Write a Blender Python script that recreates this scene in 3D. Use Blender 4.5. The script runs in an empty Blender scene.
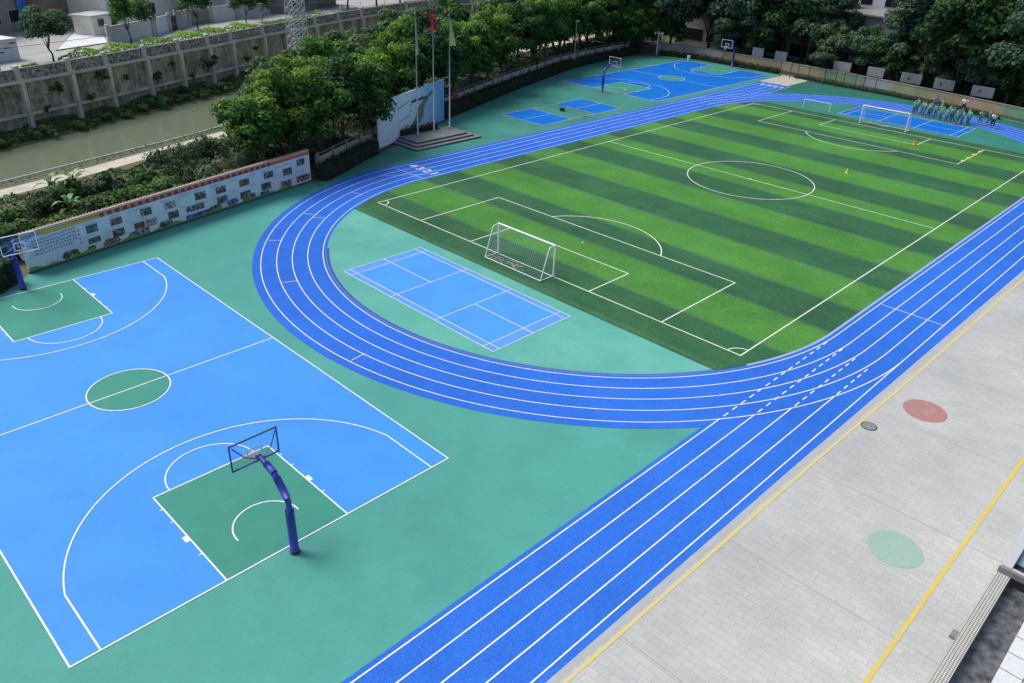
import bpy, math, random
import numpy as np
from mathutils import Vector, Matrix
R = random.Random(7)
C = bpy.context.scene.collection
PI = math.pi
rad = math.radians

# ------------------------------------------------------------------ helpers
class MB:
    def __init__(s): s.v = []; s.f = []; s.t = []
    def face(s, pts):
        n = len(s.v); s.v += [tuple(p) for p in pts]; s.f.append(tuple(range(n, n + len(pts))))
    def box(s, x0, x1, y0, y1, z0, z1):
        n = len(s.v)
        s.v += [(x0,y0,z0),(x1,y0,z0),(x1,y1,z0),(x0,y1,z0),(x0,y0,z1),(x1,y0,z1),(x1,y1,z1),(x0,y1,z1)]
        for q in ((0,3,2,1),(4,5,6,7),(0,1,5,4),(1,2,6,5),(2,3,7,6),(3,0,4,7)): s.f.append(tuple(n+i for i in q))
        return s
    def wallbox(s, a, b, t, z0, z1, off=0):
        """box standing along the ground line a->b, thickness t, pushed off to its left"""
        a = np.array(a, float); b = np.array(b, float); d = b - a; L = np.hypot(*d); e = d / L; n = np.array([-e[1], e[0]])
        z0a, z0b = (z0 if isinstance(z0, tuple) else (z0, z0)); z1a, z1b = (z1 if isinstance(z1, tuple) else (z1, z1))
        p = [a + n*off, b + n*off, b + n*(off+t), a + n*(off+t)]
        k = len(s.v)
        s.v += [(p[0][0],p[0][1],z0a),(p[1][0],p[1][1],z0b),(p[2][0],p[2][1],z0b),(p[3][0],p[3][1],z0a),
                (p[0][0],p[0][1],z1a),(p[1][0],p[1][1],z1b),(p[2][0],p[2][1],z1b),(p[3][0],p[3][1],z1a)]
        for q in ((0,3,2,1),(4,5,6,7),(0,1,5,4),(1,2,6,5),(2,3,7,6),(3,0,4,7)): s.f.append(tuple(k+i for i in q))
        return s
    def rect(s, x0, x1, y0, y1, z):
        s.face([(x0,y0,z),(x1,y0,z),(x1,y1,z),(x0,y1,z)]); return s
    def line(s, a, b, w, z):
        a = np.array(a, float); b = np.array(b, float); d = b-a; d /= np.hypot(*d); n = np.array([-d[1], d[0]])*w/2
        s.face([(*(a-n),z),(*(b-n),z),(*(b+n),z),(*(a+n),z)]); return s
    def ring(s, c, r0, r1, a0, a1, z, n=64):
        k = len(s.v)
        for i in range(n+1):
            a = a0+(a1-a0)*i/n; ca, sa = math.cos(a), math.sin(a)
            if callable(r0): s.v += [(c[0]+r0(sa)[0]*ca, c[1]+r0(sa)[1]*sa, z), (c[0]+r1(sa)[0]*ca, c[1]+r1(sa)[1]*sa, z)]; continue
            s.v += [(c[0]+r0*ca, c[1]+r0*sa, z), (c[0]+r1*ca, c[1]+r1*sa, z)]
        for i in range(n): s.f.append((k+2*i, k+2*i+1, k+2*i+3, k+2*i+2))
        return s
    def disc(s, c, r, z, n=48):
        s.face([(c[0]+r*math.cos(2*PI*i/n), c[1]+r*math.sin(2*PI*i/n), z) for i in range(n)]); return s
    def tube(s, pts, r, n=8, cap=True):
        pts = [Vector(p) for p in pts]; m = len(pts)
        rs = r if isinstance(r, (list, tuple)) else [r]*m
        k = len(s.v); ref = None
        for i, p in enumerate(pts):
            d = (pts[min(i+1,m-1)] - pts[max(i-1,0)]).normalized()
            if ref is None: ref = Vector((0,0,1)) if abs(d.z) < .9 else Vector((1,0,0))
            u = d.cross(ref).normalized(); w = d.cross(u).normalized(); ref = -w if False else ref
            for j in range(n):
                a = 2*PI*j/n; s.v.append(tuple(p + (u*math.cos(a) + w*math.sin(a))*rs[i]))
        for i in range(m-1):
            for j in range(n):
                s.f.append((k+i*n+j, k+i*n+(j+1)%n, k+(i+1)*n+(j+1)%n, k+(i+1)*n+j))
        if cap:
            s.f.append(tuple(k+j for j in range(n))); s.f.append(tuple(k+(m-1)*n+j for j in reversed(range(n))))
        return s
    def build(s, name, m, parent=None, smooth=False, **props):
        me = bpy.data.meshes.new(name); me.from_pydata(s.v, [], s.f); me.update()
        if smooth: me.polygons.foreach_set('use_smooth', [True]*len(me.polygons))
        me.materials.append(m)
        return link(name, me, parent, **props)

def link(name, me, parent=None, **props):
    o = bpy.data.objects.new(name, me); C.objects.link(o)
    if parent is not None: o.parent = parent
    for k, v in props.items(): o[k] = v
    return o
def thing(name, label, cat, loc=(0,0,0), rz=0, group=None):
    o = bpy.data.objects.new(name, None); C.objects.link(o); o.empty_display_size = .3
    o.location = loc; o.rotation_euler = (0,0,rz); o['label'] = label; o['category'] = cat
    if group: o['group'] = group
    return o
def copy_thing(root, loc, rz, label, scale=None, group=None):
    r = root.copy(); C.objects.link(r); r.location = loc; r.rotation_euler = (0,0,rz); r['label'] = label
    if scale: r.scale = scale
    if group: r['group'] = group
    for ch in list(root.children):
        c = ch.copy(); C.objects.link(c); c.parent = r
        for g in list(ch.children):
            d = g.copy(); C.objects.link(d); d.parent = c
    return r
ORD = ['first','second','third','fourth','fifth','sixth','seventh','eighth','ninth','tenth','eleventh','twelfth','thirteenth',
       'fourteenth','fifteenth','sixteenth','seventeenth','eighteenth','nineteenth','twentieth','twenty-first','twenty-second','twenty-third','twenty-fourth','twenty-fifth','twenty-sixth','twenty-seventh']

# ------------------------------------------------------------------ materials
def mat(name, col, rough=.7, var=.0, scale=4, col2=None, bump=0, bscale=60, spec=.5, metal=0, detail=4, stain=0, stain_scale=.25, fine=0, fscale=40, coat=0, stain_col=None, scuff=0, streak=0):
    m = bpy.data.materials.new(name); m.use_nodes = True; nt = m.node_tree; N = nt.nodes; L = nt.links
    b = N['Principled BSDF']; b.inputs['Roughness'].default_value = rough; b.inputs['Metallic'].default_value = metal
    b.inputs['Specular IOR Level'].default_value = spec
    b.inputs['Coat Weight'].default_value = coat
    c4 = (*col, 1)
    tc = N.new('ShaderNodeTexCoord')
    out = None
    def noise(sc, det=4, ro=.6):
        n = N.new('ShaderNodeTexNoise'); n.inputs['Scale'].default_value = sc; n.inputs['Detail'].default_value = det
        n.inputs['Roughness'].default_value = ro; L.new(tc.outputs['Object'], n.inputs['Vector']); return n.outputs['Fac']
    def mix(f, a, bb, mode='MIX'):
        x = N.new('ShaderNodeMix'); x.data_type = 'RGBA'; x.blend_type = mode
        if isinstance(f, float) or isinstance(f, int): x.inputs[0].default_value = f
        else: L.new(f, x.inputs[0])
        for i, q in ((6, a), (7, bb)):
            if isinstance(q, tuple): x.inputs[i].default_value = q
            else: L.new(q, x.inputs[i])
        return x.outputs[2]
    def ramp(f, lo, hi):
        r = N.new('ShaderNodeMapRange'); r.inputs[1].default_value = lo; r.inputs[2].default_value = hi; L.new(f, r.inputs[0]); return r.outputs[0]
    out = c4
    if var or col2:
        c2 = (*col2, 1) if col2 else tuple(max(0, x*(1-var)) for x in col) + (1,)
        out = mix(ramp(noise(scale, detail), .35, .65), c4, c2)
    if stain:
        sc = (*stain_col, 1) if stain_col else tuple(x*(1-stain) for x in col) + (1,)
        out = mix(ramp(noise(stain_scale, 6, .7), .48, .75), out, sc)
    if fine:
        out = mix(ramp(noise(fscale, 2), .3, .7), out, (1-fine,)*3 + (1,), 'MULTIPLY') if False else mix(1.0, out, grey(N, L, ramp(noise(fscale, 2), .3, .7), 1-fine, 1+fine*.3), 'MULTIPLY')
    if scuff:
        q = N.new('ShaderNodeMapRange'); q.inputs[1].default_value = .66; q.inputs[2].default_value = .74; L.new(noise(1.7, 9, .75), q.inputs[0])
        q2 = N.new('ShaderNodeMath'); q2.operation = 'MULTIPLY'; q2.inputs[1].default_value = scuff; L.new(q.outputs[0], q2.inputs[0])
        out = mix(q2.outputs[0], out, tuple(x*.45+.02 for x in col) + (1,))
        out = mix(1.0, out, grey(N, L, ramp(noise(.06, 3), .35, .65), .93, 1.07), 'MULTIPLY')
    if streak:
        mpp = N.new('ShaderNodeMapping'); mpp.inputs['Scale'].default_value = (1.1, 1.1, .13); L.new(tc.outputs['Object'], mpp.inputs[0])
        qn = N.new('ShaderNodeTexNoise'); qn.inputs['Scale'].default_value = 1; qn.inputs['Detail'].default_value = 6; qn.inputs['Roughness'].default_value = .7; L.new(mpp.outputs[0], qn.inputs[0])
        out = mix(ramp(qn.outputs['Fac'], .47, .62), out, (.07,.07,.045,1)) if streak >= 1 else mix(1.0, out, grey(N, L, ramp(qn.outputs['Fac'], .4, .62), 1, 1-streak), 'MULTIPLY')
    if isinstance(out, tuple): b.inputs['Base Color'].default_value = out
    else: L.new(out, b.inputs['Base Color'])
    if bump:
        bp = N.new('ShaderNodeBump'); bp.inputs['Strength'].default_value = bump; bp.inputs['Distance'].default_value = .02
        L.new(noise(bscale, 3), bp.inputs['Height']); L.new(bp.outputs[0], b.inputs['Normal'])
    m['nodes'] = 1
    return m
def grey(N, L, f, lo, hi):
    r = N.new('ShaderNodeMapRange'); r.inputs[3].default_value = lo; r.inputs[4].default_value = hi; L.new(f, r.inputs[0])
    c = N.new('ShaderNodeCombineColor')
    for i in range(3): L.new(r.outputs[0], c.inputs[i])
    return c.outputs[0]

M = {}
M['floor']  = mat('green_acrylic', (.088,.350,.290), .6, .10, .35, col2=(.076,.318,.258), stain=.25, stain_scale=.12, fine=.06, fscale=9, bump=.06, bscale=25, spec=.12, scuff=.35)
M['key']    = mat('key_green_acrylic', (.056,.285,.215), .5, .08, .8, stain=.15, fine=.06, fscale=9, bump=.06, bscale=25, spec=.12, scuff=.35)
M['court']  = mat('blue_acrylic', (.064,.30,.84), .5, .06, .4, col2=(.055,.275,.80), stain=.15, stain_scale=.3, stain_col=(.065,.31,.82), fine=.05, fscale=7, bump=.06, bscale=25, spec=.12, scuff=.25)
M['badm']   = mat('pale_blue_acrylic', (.075,.32,.78), .5, .06, .5, stain=.15, stain_scale=.4, fine=.05, fscale=7, bump=.05, bscale=25, spec=.12)
M['badm_edge'] = mat('lavender_acrylic', (.11,.32,.75), .5, .06, .5, stain=.1, spec=.12)
M['track']  = mat('blue_rubber', (.036,.17,.69), .7, .10, .5, col2=(.031,.155,.64), stain=.15, stain_scale=.4, fine=.28, fscale=14, bump=.25, bscale=90, spec=.06, scuff=.25)
M['line']   = mat('white_line_paint', (.78,.82,.84), .55, .12, 3, fine=.08, fscale=20)
M['turf_line'] = mat('turf_line_fibre', (.72,.80,.66), .8, .2, 8, fine=.15, fscale=30)
M['yellow'] = mat('worn_yellow_paint', (.62,.50,.12), .7, .25, 1.5, col2=(.55,.50,.25), stain=.3, stain_scale=1.5, stain_col=(.5,.49,.38))
M['yellow2']= mat('yellow_paint', (.60,.46,.09), .7, .12, 1.5, stain=.2, stain_scale=1.5, stain_col=(.55,.47,.20))
M['white']  = mat('white_enamel', (.86,.87,.87), .4, .08, 3)
M['steel']  = mat('brushed_steel', (.55,.56,.56), .35, .1, 5, metal=.6)
M['dark']   = mat('dark_metal', (.03,.033,.04), .5, .1, 5)
M['pad']    = mat('violet_blue_padding', (.035,.045,.36), .45, .12, 3, spec=.5)
M['pole']   = mat('deep_blue_paint', (.025,.035,.30), .4, .1, 3)
M['orange'] = mat('orange_rim_paint', (.70,.16,.04), .45, .1, 6)
M['net']    = mat('white_net_cord', (.62,.64,.64), .8, .1, 6)
M['hoopnet']= mat('hoop_net_cord', (.7,.7,.72), .8, .1, 6)
M['conc']   = mat('weathered_concrete', (.30,.295,.27), .85, .2, 1.2, stain=.35, stain_scale=.6, fine=.15, fscale=12)
M['concl']  = mat('pale_concrete', (.46,.46,.42), .85, .15, 1.2, stain=.3, stain_scale=.5, fine=.12, fscale=12)
M['path']   = mat('path_concrete', (.58,.54,.44), .9, .15, .8, stain=.3, stain_scale=.4, fine=.1, fscale=8)
M['stone']  = mat('platform_granite', (.235,.25,.255), .7, .2, 3, fine=.2, fscale=14)
M['stoned'] = mat('dark_granite_riser', (.10,.09,.09), .7, .2, 3)
M['bark']   = mat('tree_bark', (.085,.07,.05), .9, .3, 8, bump=.4, bscale=30)
M['soil']   = mat('bare_soil', (.16,.125,.08), .95, .3, 1.5, col2=(.09,.095,.045), fine=.2, fscale=6)
M['tanpatch']= mat('sandy_ground', (.50,.48,.41), .95, .2, .8, col2=(.42,.40,.34), fine=.15, fscale=5)
M['glassd'] = mat('dark_window_glass', (.02,.025,.03), .12, .2, 2)
M['roof']   = mat('pale_roof_sheet', (.62,.62,.60), .6, .12, 1)
M['housel'] = mat('cream_render', (.76,.73,.62), .85, .15, .8, stain=.25, stain_scale=.5)
M['houseg'] = mat('grey_render', (.52,.53,.54), .85, .15, .8, stain=.3, stain_scale=.5)
M['housed'] = mat('dark_render', (.26,.26,.26), .85, .2, .8, stain=.3, stain_scale=.5)
M['cwall']  = mat('blue_grey_wall_render', (.56,.60,.63), .85, .12, .8, stain=.25, stain_scale=.6)
M['bluecloth']=mat('bright_blue_sheet', (.06,.22,.66), .7, .15, 2)
M['shed']   = mat('pale_grey_panel', (.64,.67,.72), .6, .1, 1, stain=.15)
M['whiteyard']= mat('white_concrete', (.72,.72,.70), .8, .12, .5, stain=.15)
M['redflag']= mat('red_flag_cloth', (.66,.03,.02), .8, .15, 4)
M['yelflag']= mat('yellow_green_flag_cloth', (.62,.62,.06), .8, .2, 4, col2=(.75,.76,.45))
M['paleflag']=mat('pale_flag_cloth', (.62,.70,.60), .8, .2, 4, col2=(.40,.58,.36))
M['grassy'] = mat('bank_ground_cover', (.07,.095,.035), .95, .3, 1.2, col2=(.15,.13,.07), fine=.3, fscale=6)
M['terr']   = mat('terrace_pavement', (.42,.42,.40), .9, .15, .4, stain=.3, stain_scale=.3, fine=.1, fscale=6)
M['skin']   = mat('skin', (.42,.24,.16), .6, .1, 6)
M['hair']   = mat('black_hair', (.012,.01,.009), .6, .1, 6)
M['tealshirt']= mat('teal_green_shirt', (.08,.50,.36), .8, .2, 8)
M['paleshirt']= mat('pale_teal_shirt', (.22,.42,.34), .8, .2, 8)
M['whiteshirt']= mat('white_shirt', (.72,.72,.76), .8, .1, 8)
M['darktrousers']= mat('dark_green_trousers', (.03,.20,.14), .8, .2, 8)
M['blacktrousers']= mat('black_trousers', (.02,.022,.03), .8, .2, 8)
M['shoe']   = mat('orange_red_shoes', (.45,.16,.10), .6, .1, 8)
M['cone']   = mat('orange_plastic', (.72,.28,.04), .5, .1, 8)
M['yplast'] = mat('yellow_plastic', (.66,.58,.06), .5, .1, 8)
M['red_disc']= mat('faded_red_paint', (.38,.19,.17), .8, .12, 2, stain=.2, stain_scale=2, stain_col=(.40,.30,.27), fine=.12, fscale=12)
M['green_disc']= mat('faded_green_paint', (.27,.42,.36), .8, .1, 2, stain=.2, stain_scale=2, stain_col=(.38,.44,.41), fine=.08, fscale=12)
M['manhole']= mat('grey_iron_cover', (.22,.24,.235), .7, .15, 6)
M['whitetile']= None

def brick_mat(name, c1, c2, mortar, sx, sy, mort=.02, rough=.75, rot=0, fine=.08, axis=None, offset=.5, stain=.25, msmooth=.1):
    """sx, sy: brick length and row height in metres"""
    m = bpy.data.materials.new(name); m.use_nodes = True; nt = m.node_tree; N = nt.nodes; L = nt.links
    b = N['Principled BSDF']; b.inputs['Roughness'].default_value = rough; b.inputs['Specular IOR Level'].default_value = .35
    tc = N.new('ShaderNodeTexCoord'); mp = N.new('ShaderNodeMapping')
    mp.inputs['Rotation'].default_value = (axis or (0,0,rot))
    L.new(tc.outputs['Object'], mp.inputs[0])
    br = N.new('ShaderNodeTexBrick'); L.new(mp.outputs[0], br.inputs[0]); br.offset = offset
    br.inputs['Color1'].default_value = (*c1,1); br.inputs['Color2'].default_value = (*c2,1); br.inputs['Mortar'].default_value = (*mortar,1)
    br.inputs['Scale'].default_value = 1; br.inputs['Brick Width'].default_value = sx; br.inputs['Row Height'].default_value = sy
    br.inputs['Mortar Size'].default_value = mort; br.inputs['Mortar Smooth'].default_value = msmooth
    n1 = N.new('ShaderNodeTexNoise'); n1.inputs['Scale'].default_value = .22; n1.inputs['Detail'].default_value = 7; n1.inputs['Roughness'].default_value = .65
    L.new(tc.outputs['Object'], n1.inputs[0])
    n2 = N.new('ShaderNodeTexNoise'); n2.inputs['Scale'].default_value = 14; n2.inputs['Detail'].default_value = 3; L.new(tc.outputs['Object'], n2.inputs[0])
    def mul(a, f, lo, hi, a0, a1):
        r = N.new('ShaderNodeMapRange'); r.inputs[1].default_value = a0; r.inputs[2].default_value = a1; L.new(f, r.inputs[0])
        x = N.new('ShaderNodeMix'); x.data_type = 'RGBA'; x.blend_type = 'MULTIPLY'; x.inputs[0].default_value = 1
        L.new(a, x.inputs[6]); L.new(grey(N, L, r.outputs[0], lo, hi), x.inputs[7]); return x.outputs[2]
    o = mul(br.outputs['Color'], n1.outputs['Fac'], 1-stain, 1.08, .3, .7)
    o = mul(o, n2.outputs['Fac'], 1-fine, 1+fine*.5, .3, .7)
    L.new(o, b.inputs['Base Color'])
    return m
M['paving'] = brick_mat('grey_stone_pavers', (.465,.472,.455), (.425,.435,.42), (.32,.33,.325), .62, .3, .008, .6, rot=PI/2, fine=.10, stain=.15)
M['mosaic'] = brick_mat('small_white_mosaic', (.66,.66,.60), (.60,.60,.55), (.16,.14,.11), .045, .045, .006, .4, offset=0, stain=.15, axis=(0,0,.0))
M['bigtile']= brick_mat('white_glazed_tiles', (.74,.75,.72), (.70,.71,.69), (.14,.13,.10), .45, .45, .010, .3, offset=0, stain=.15)
M['wallbrick'] = mat('retaining_wall_render', (.64,.57,.42), .9, .25, .5, col2=(.48,.44,.33), stain=.7, stain_scale=.8, stain_col=(.12,.12,.07), fine=.35, fscale=3, streak=.55)
M['pillar'] = mat('pillar_concrete', (.70,.66,.54), .9, .2, .6, stain=.4, stain_scale=.5, fine=.1, fscale=8)
M['lattice']= mat('parapet_openwork_stone', (.58,.53,.44), .9, .5, 3.5, col2=(.07,.07,.05), fine=.5, fscale=5)
M['gutter'] = mat('wet_black_gutter', (.04,.04,.042), .35, .4, 5, col2=(.17,.17,.175), bump=.8, bscale=8, spec=.6)

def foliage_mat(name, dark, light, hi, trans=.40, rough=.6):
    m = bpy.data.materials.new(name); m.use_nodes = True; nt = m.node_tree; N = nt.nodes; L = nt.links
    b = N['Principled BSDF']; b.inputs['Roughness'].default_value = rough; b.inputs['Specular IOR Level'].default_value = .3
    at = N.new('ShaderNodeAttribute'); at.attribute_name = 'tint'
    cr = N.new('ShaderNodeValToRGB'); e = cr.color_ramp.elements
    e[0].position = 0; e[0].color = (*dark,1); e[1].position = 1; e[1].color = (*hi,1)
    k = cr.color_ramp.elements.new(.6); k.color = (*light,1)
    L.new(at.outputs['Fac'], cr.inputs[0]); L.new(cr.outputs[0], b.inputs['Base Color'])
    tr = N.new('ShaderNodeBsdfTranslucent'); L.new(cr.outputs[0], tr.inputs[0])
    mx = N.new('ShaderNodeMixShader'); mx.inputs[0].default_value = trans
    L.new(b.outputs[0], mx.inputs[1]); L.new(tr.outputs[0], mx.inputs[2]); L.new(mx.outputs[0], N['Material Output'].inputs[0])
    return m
F = {
 'tree': foliage_mat('broadleaf_foliage', (.018,.055,.014), (.062,.185,.030), (.23,.40,.055)),
 'tree2': foliage_mat('yellowish_broadleaf_foliage', (.022,.055,.012), (.075,.18,.026), (.26,.40,.05)),
 'tree3': foliage_mat('dark_broadleaf_foliage', (.014,.040,.014), (.038,.115,.030), (.12,.25,.05)),
 'treed2': foliage_mat('hazy_olive_foliage', (.05,.085,.048), (.10,.16,.075), (.17,.25,.09)),  # olive lifted to carry distance haze
 'treed': foliage_mat('hazy_green_foliage', (.055,.105,.068), (.095,.18,.10), (.15,.25,.11)),  # distance haze put into the greens by lifting them
 'street': foliage_mat('street_tree_foliage', (.03,.08,.025), (.075,.19,.045), (.17,.32,.08)),
 'streetd': foliage_mat('blue_green_foliage', (.02,.055,.03), (.05,.12,.06), (.12,.21,.10)),
 'hedge': foliage_mat('clipped_hedge_foliage', (.015,.032,.012), (.035,.075,.022), (.07,.12,.035), .15),
 'bright': foliage_mat('bright_verge_foliage', (.07,.18,.02), (.18,.40,.035), (.38,.58,.06)),
 'bush': foliage_mat('mixed_bush_foliage', (.018,.048,.014), (.045,.12,.028), (.14,.28,.05)),
 'bank': foliage_mat('bank_weed_foliage', (.04,.09,.028), (.09,.19,.055), (.17,.27,.09)),
 'purple': foliage_mat('purple_blossom', (.12,.07,.14), (.28,.16,.34), (.42,.26,.50)),
 'bluewild': foliage_mat('dusty_green_foliage', (.022,.048,.024), (.048,.10,.045), (.11,.18,.075)),
}

# ------------------------------------------------------------------ leaf clouds
def leaf_mesh(name, m, pos, nrm, size, tint, rng, stretch=1.5):
    n = len(pos)
    nrm = nrm / np.maximum(np.linalg.norm(nrm, axis=1, keepdims=True), 1e-6)
    t = rng.normal(size=(n,3)); t -= (t*nrm).sum(1, keepdims=True)*nrm; t /= np.linalg.norm(t, axis=1, keepdims=True)
    b = np.cross(nrm, t)
    s = size*rng.uniform(.6,1.25,n)[:,None]
    a = t*s*stretch*.5; c = b*s*.5
    fold = nrm*s*.18
    V = np.stack([pos-a, pos-c+fold, pos+a, pos+c+fold], 1).reshape(-1,3)
    me = bpy.data.meshes.new(name)
    me.vertices.add(4*n); me.vertices.foreach_set('co', V.ravel())
    me.loops.add(4*n); me.loops.foreach_set('vertex_index', np.arange(4*n, dtype=np.int32))
    me.polygons.add(n); me.polygons.foreach_set('loop_start', np.arange(0, 4*n, 4, dtype=np.int32))
    me.update(); me.validate()
    at = me.attributes.new('tint', 'FLOAT', 'POINT'); at.data.foreach_set('value', np.repeat(np.clip(tint,0,1), 4).astype(np.float32))
    me.materials.append(m)
    return me
def clump_cloud(rng, centers, radii, per, base_tint):
    P, Nn, T = [], [], []
    for c, r, bt in zip(centers, radii, base_tint):
        k = int(per*(r if np.isscalar(r) else np.mean(r))**2) + 6
        d = rng.normal(size=(k,3)); d /= np.linalg.norm(d, axis=1, keepdims=True)
        d[:,2] = np.where(d[:,2] < -.45, -d[:,2], d[:,2])
        rr = r*rng.uniform(.55,1.08,(k,1))
        P.append(np.array(c) + d*rr*np.array([1,1,.78])); Nn.append(d + rng.normal(size=(k,3))*.55 + np.array([0,0,.35]))
        T.append(bt + d[:,2]*.30 + rng.normal(size=k)*.13)  # top light put into the tint: upper leaves of each clump paler
    return np.concatenate(P), np.concatenate(Nn), np.concatenate(T)
def crown(seed, rad_xy, zc, rz, ncl=34, csize=.95, per=150, leaf=.24, fol='tree', tint0=.42):
    rng = np.random.default_rng(seed); cs, rs, bt = [], [], []
    lop = rng.normal(size=2)*.12
    for i in range(ncl):
        d = rng.normal(size=3); d /= np.linalg.norm(d)
        if d[2] < -.55: d[2] *= -.6
        f = rng.uniform(.45, 1.0) if i > ncl*.25 else rng.uniform(.1,.5)
        wob = 1 + .16*math.sin(3*math.atan2(d[1], d[0]) + seed) + rng.normal()*.06
        cs.append((d[0]*rad_xy*f*wob + lop[0]*rad_xy, d[1]*rad_xy*f*wob + lop[1]*rad_xy, zc + d[2]*rz*f))
        rs.append(csize*rng.uniform(.65,1.25)); bt.append(tint0 + d[2]*.16*f + rng.normal()*.13)  # higher clumps tinted lighter, painting in light from above
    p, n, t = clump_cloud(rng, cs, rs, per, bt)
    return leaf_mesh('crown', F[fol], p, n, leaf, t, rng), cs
def trunk_mb(h, r, rng, cs, limbs=6):
    mb = MB(); j = lambda s: rng.normal()*s
    mid = (j(.1), j(.1), h*.5); top = (j(.18), j(.18), h)
    mb.tube([(0,0,-.3),(0,0,.15),mid,top,(top[0]+j(.3),top[1]+j(.3),h+1.2)], [r*1.5,r*1.1,r*.9,r*.75,r*.35], 8)
    for c in cs[:limbs*2:2]:
        st = Vector((top[0]*.8, top[1]*.8, h*rng.uniform(.72,.98))); e = Vector(c)
        m1 = st.lerp(e, .5) + Vector((j(.15), j(.15), -.15))
        mb.tube([st, m1, e], [r*.5, r*.32, r*.1], 6)
    return mb
class TreeKind:
    def __init__(s, seeds, **k): s.k = k; s.seeds = seeds; s.first = {}
    def make(s, i, label, loc, cat='tree', name='broadleaf_tree', group=None, sc=1, scz=None, rz=None):
        seed = s.seeds[i % len(s.seeds)]; rz = R.uniform(0, 6.28) if rz is None else rz
        scl = (sc, sc, scz or sc)
        if seed in s.first: return copy_thing(s.first[seed], loc, rz, label, scl, group)
        k = s.k; rng = np.random.default_rng(seed+99)
        t = thing(name, label, cat, loc, rz, group); t.scale = scl
        me, cs = crown(seed, k['rxy'], k['zc'], k['rz'], k.get('ncl',34), k.get('csize',.95), k.get('per',150), k.get('leaf',.24), k.get('fols',{}).get(seed, k.get('fol','tree')), k.get('tint',.42))
        trunk_mb(k['th'], k.get('tr',.14), rng, cs).build('trunk', M['bark'], t, smooth=True)
        link('crown', me, t); s.first[seed] = t; return t
def bush(name, label, loc, rx, h, fol='bush', seed=0, cat='bush', leaf=.16, n=14, per=220, group=None, tint=.4):
    rng = np.random.default_rng(seed+500); cs, rs, bt = [], [], []
    for i in range(n):
        a = rng.uniform(0, 6.28); f = rng.uniform(0, .75)**.7; z = h*rng.uniform(.25,.8)*(1-.35*f)
        cs.append((math.cos(a)*rx*f, math.sin(a)*rx*f, z)); rs.append(min(h,rx)*rng.uniform(.25,.42)); bt.append(tint+rng.normal()*.15+ (z/h-.5)*.25)
    p, nn, t = clump_cloud(rng, cs, rs, per*1.6/max(.3, min(h,rx)*.5), bt)
    me = leaf_mesh('foliage', F[fol], p, nn, leaf, t, rng)
    th = thing(name, label, cat, loc, 0, group)
    link('foliage', me, th)
    mb = MB()
    for c in cs[:5]: mb.tube([(0,0,-.1),(c[0]*.4,c[1]*.4,c[2]*.5),c], [.04,.03,.012], 5)
    mb.build('stem', M['bark'], th)
    return th
def leafstrip(name, pts, w, h, fol, seed, label, cat, leaf=.13, dens=120, boxy=True, tint=.4, off=0, kind=None, part=False):
    """foliage along a polyline (x, y, z)"""
    rng = np.random.default_rng(seed); P, Nn, T = [], [], []
    for a, b in zip(pts[:-1], pts[1:]):
        a = np.array(a, float); b = np.array(b, float); L = np.linalg.norm(b-a); k = int(L*dens*(w+2*h)/2.5)
        e = (b-a)/L; n2 = np.array([-e[1], e[0], 0])
        u = rng.uniform(0,1,k)
        # wander over the section: front face, top, back
        per = rng.uniform(0, w+2*h, k)
        y = np.where(per < h, 0, np.where(per < h+w, per-h, w)); z = np.where(per < h, per, np.where(per < h+w, h, per-h-w))
        nz = (per >= h) & (per < h+w)
        nn = np.zeros((k,3)); nn[:,2] = np.where(nz, 1, .25); nn[:,:2] = np.where(nz[:,None], 0, np.where((per < h)[:,None], -n2[:2], n2[:2]))
        lump = .09*np.sin(u*L*2.1+seed)+.07*np.sin(u*L*5.3+y*4)
        if not boxy:
            hh = .55+.45*np.sin(u*L*.9+seed)*np.sin(u*L*.37+2*seed); z = z*np.clip(hh,.3,1); 
        pos = a + (b-a)*u[:,None] + n2*(y+off+rng.normal(size=k)*.07)[:,None]; pos[:,2] += z + lump*(z/h) + rng.normal(size=k)*.05
        P.append(pos); Nn.append(nn+rng.normal(size=(k,3))*.6); T.append(tint + (z/h-.5)*.3 + lump*1.5 + rng.normal(size=k)*.13)
    me = leaf_mesh('foliage', F[fol], np.concatenate(P), np.concatenate(Nn), leaf, np.concatenate(T), rng)
    if kind: return link(name, me, None, label=label, category=cat, kind=kind)
    return me

# ------------------------------------------------------------------ terrain
def interp(tab, x):
    xs = [t[0] for t in tab]; ys = [t[1] for t in tab]
    if x <= xs[0]: return ys[0] + (x-xs[0])*(ys[1]-ys[0])/(xs[1]-xs[0])
    if x >= xs[-1]: return ys[-1] + (x-xs[-1])*.15
    return float(np.interp(x, xs, ys))
EDGE = [(-60,13.5),(6.4,28.6),(8.3,30.4),(30.9,35.1),(32,34.3),(38,37.2),(54,44.4),(71,50.7),(86,55.6),(95,57.4),(106,58.2),(140,66)]
PN = [(-60,36),(12,49.2),(18,50.6),(26,53),(34,55.2),(60,65),(83,72),(122,79)]
WN = [(-60,38),(13.7,56.9),(20.9,58.8),(29.1,60.7),(37.3,63),(46,67),(60,75),(83,83),(122,90)]
WF = [(-60,38.5),(16.7,67.6),(21.7,69.6),(30.9,73.6),(38.6,76.4),(47.8,79.6),(57,83),(83,92),(122,99.5)]
WB = [(-60,42),(19.3,72.7),(26.9,75.3),(31.3,76.9),(36.6,79.1),(42,81.3),(46.8,83.2),(52,85.6),(57,87.8),(62,89.8),(68,92.3),(75,95.1),(82.7,97.7),(90.6,99.9),(100.5,101.7),(110,103.3),(122,105.2),(200,117)]
stations = sorted(set(list(range(-60, 200, 5)) + [-700,-300,-150,260,400,700,1000]))
rows = []
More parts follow.
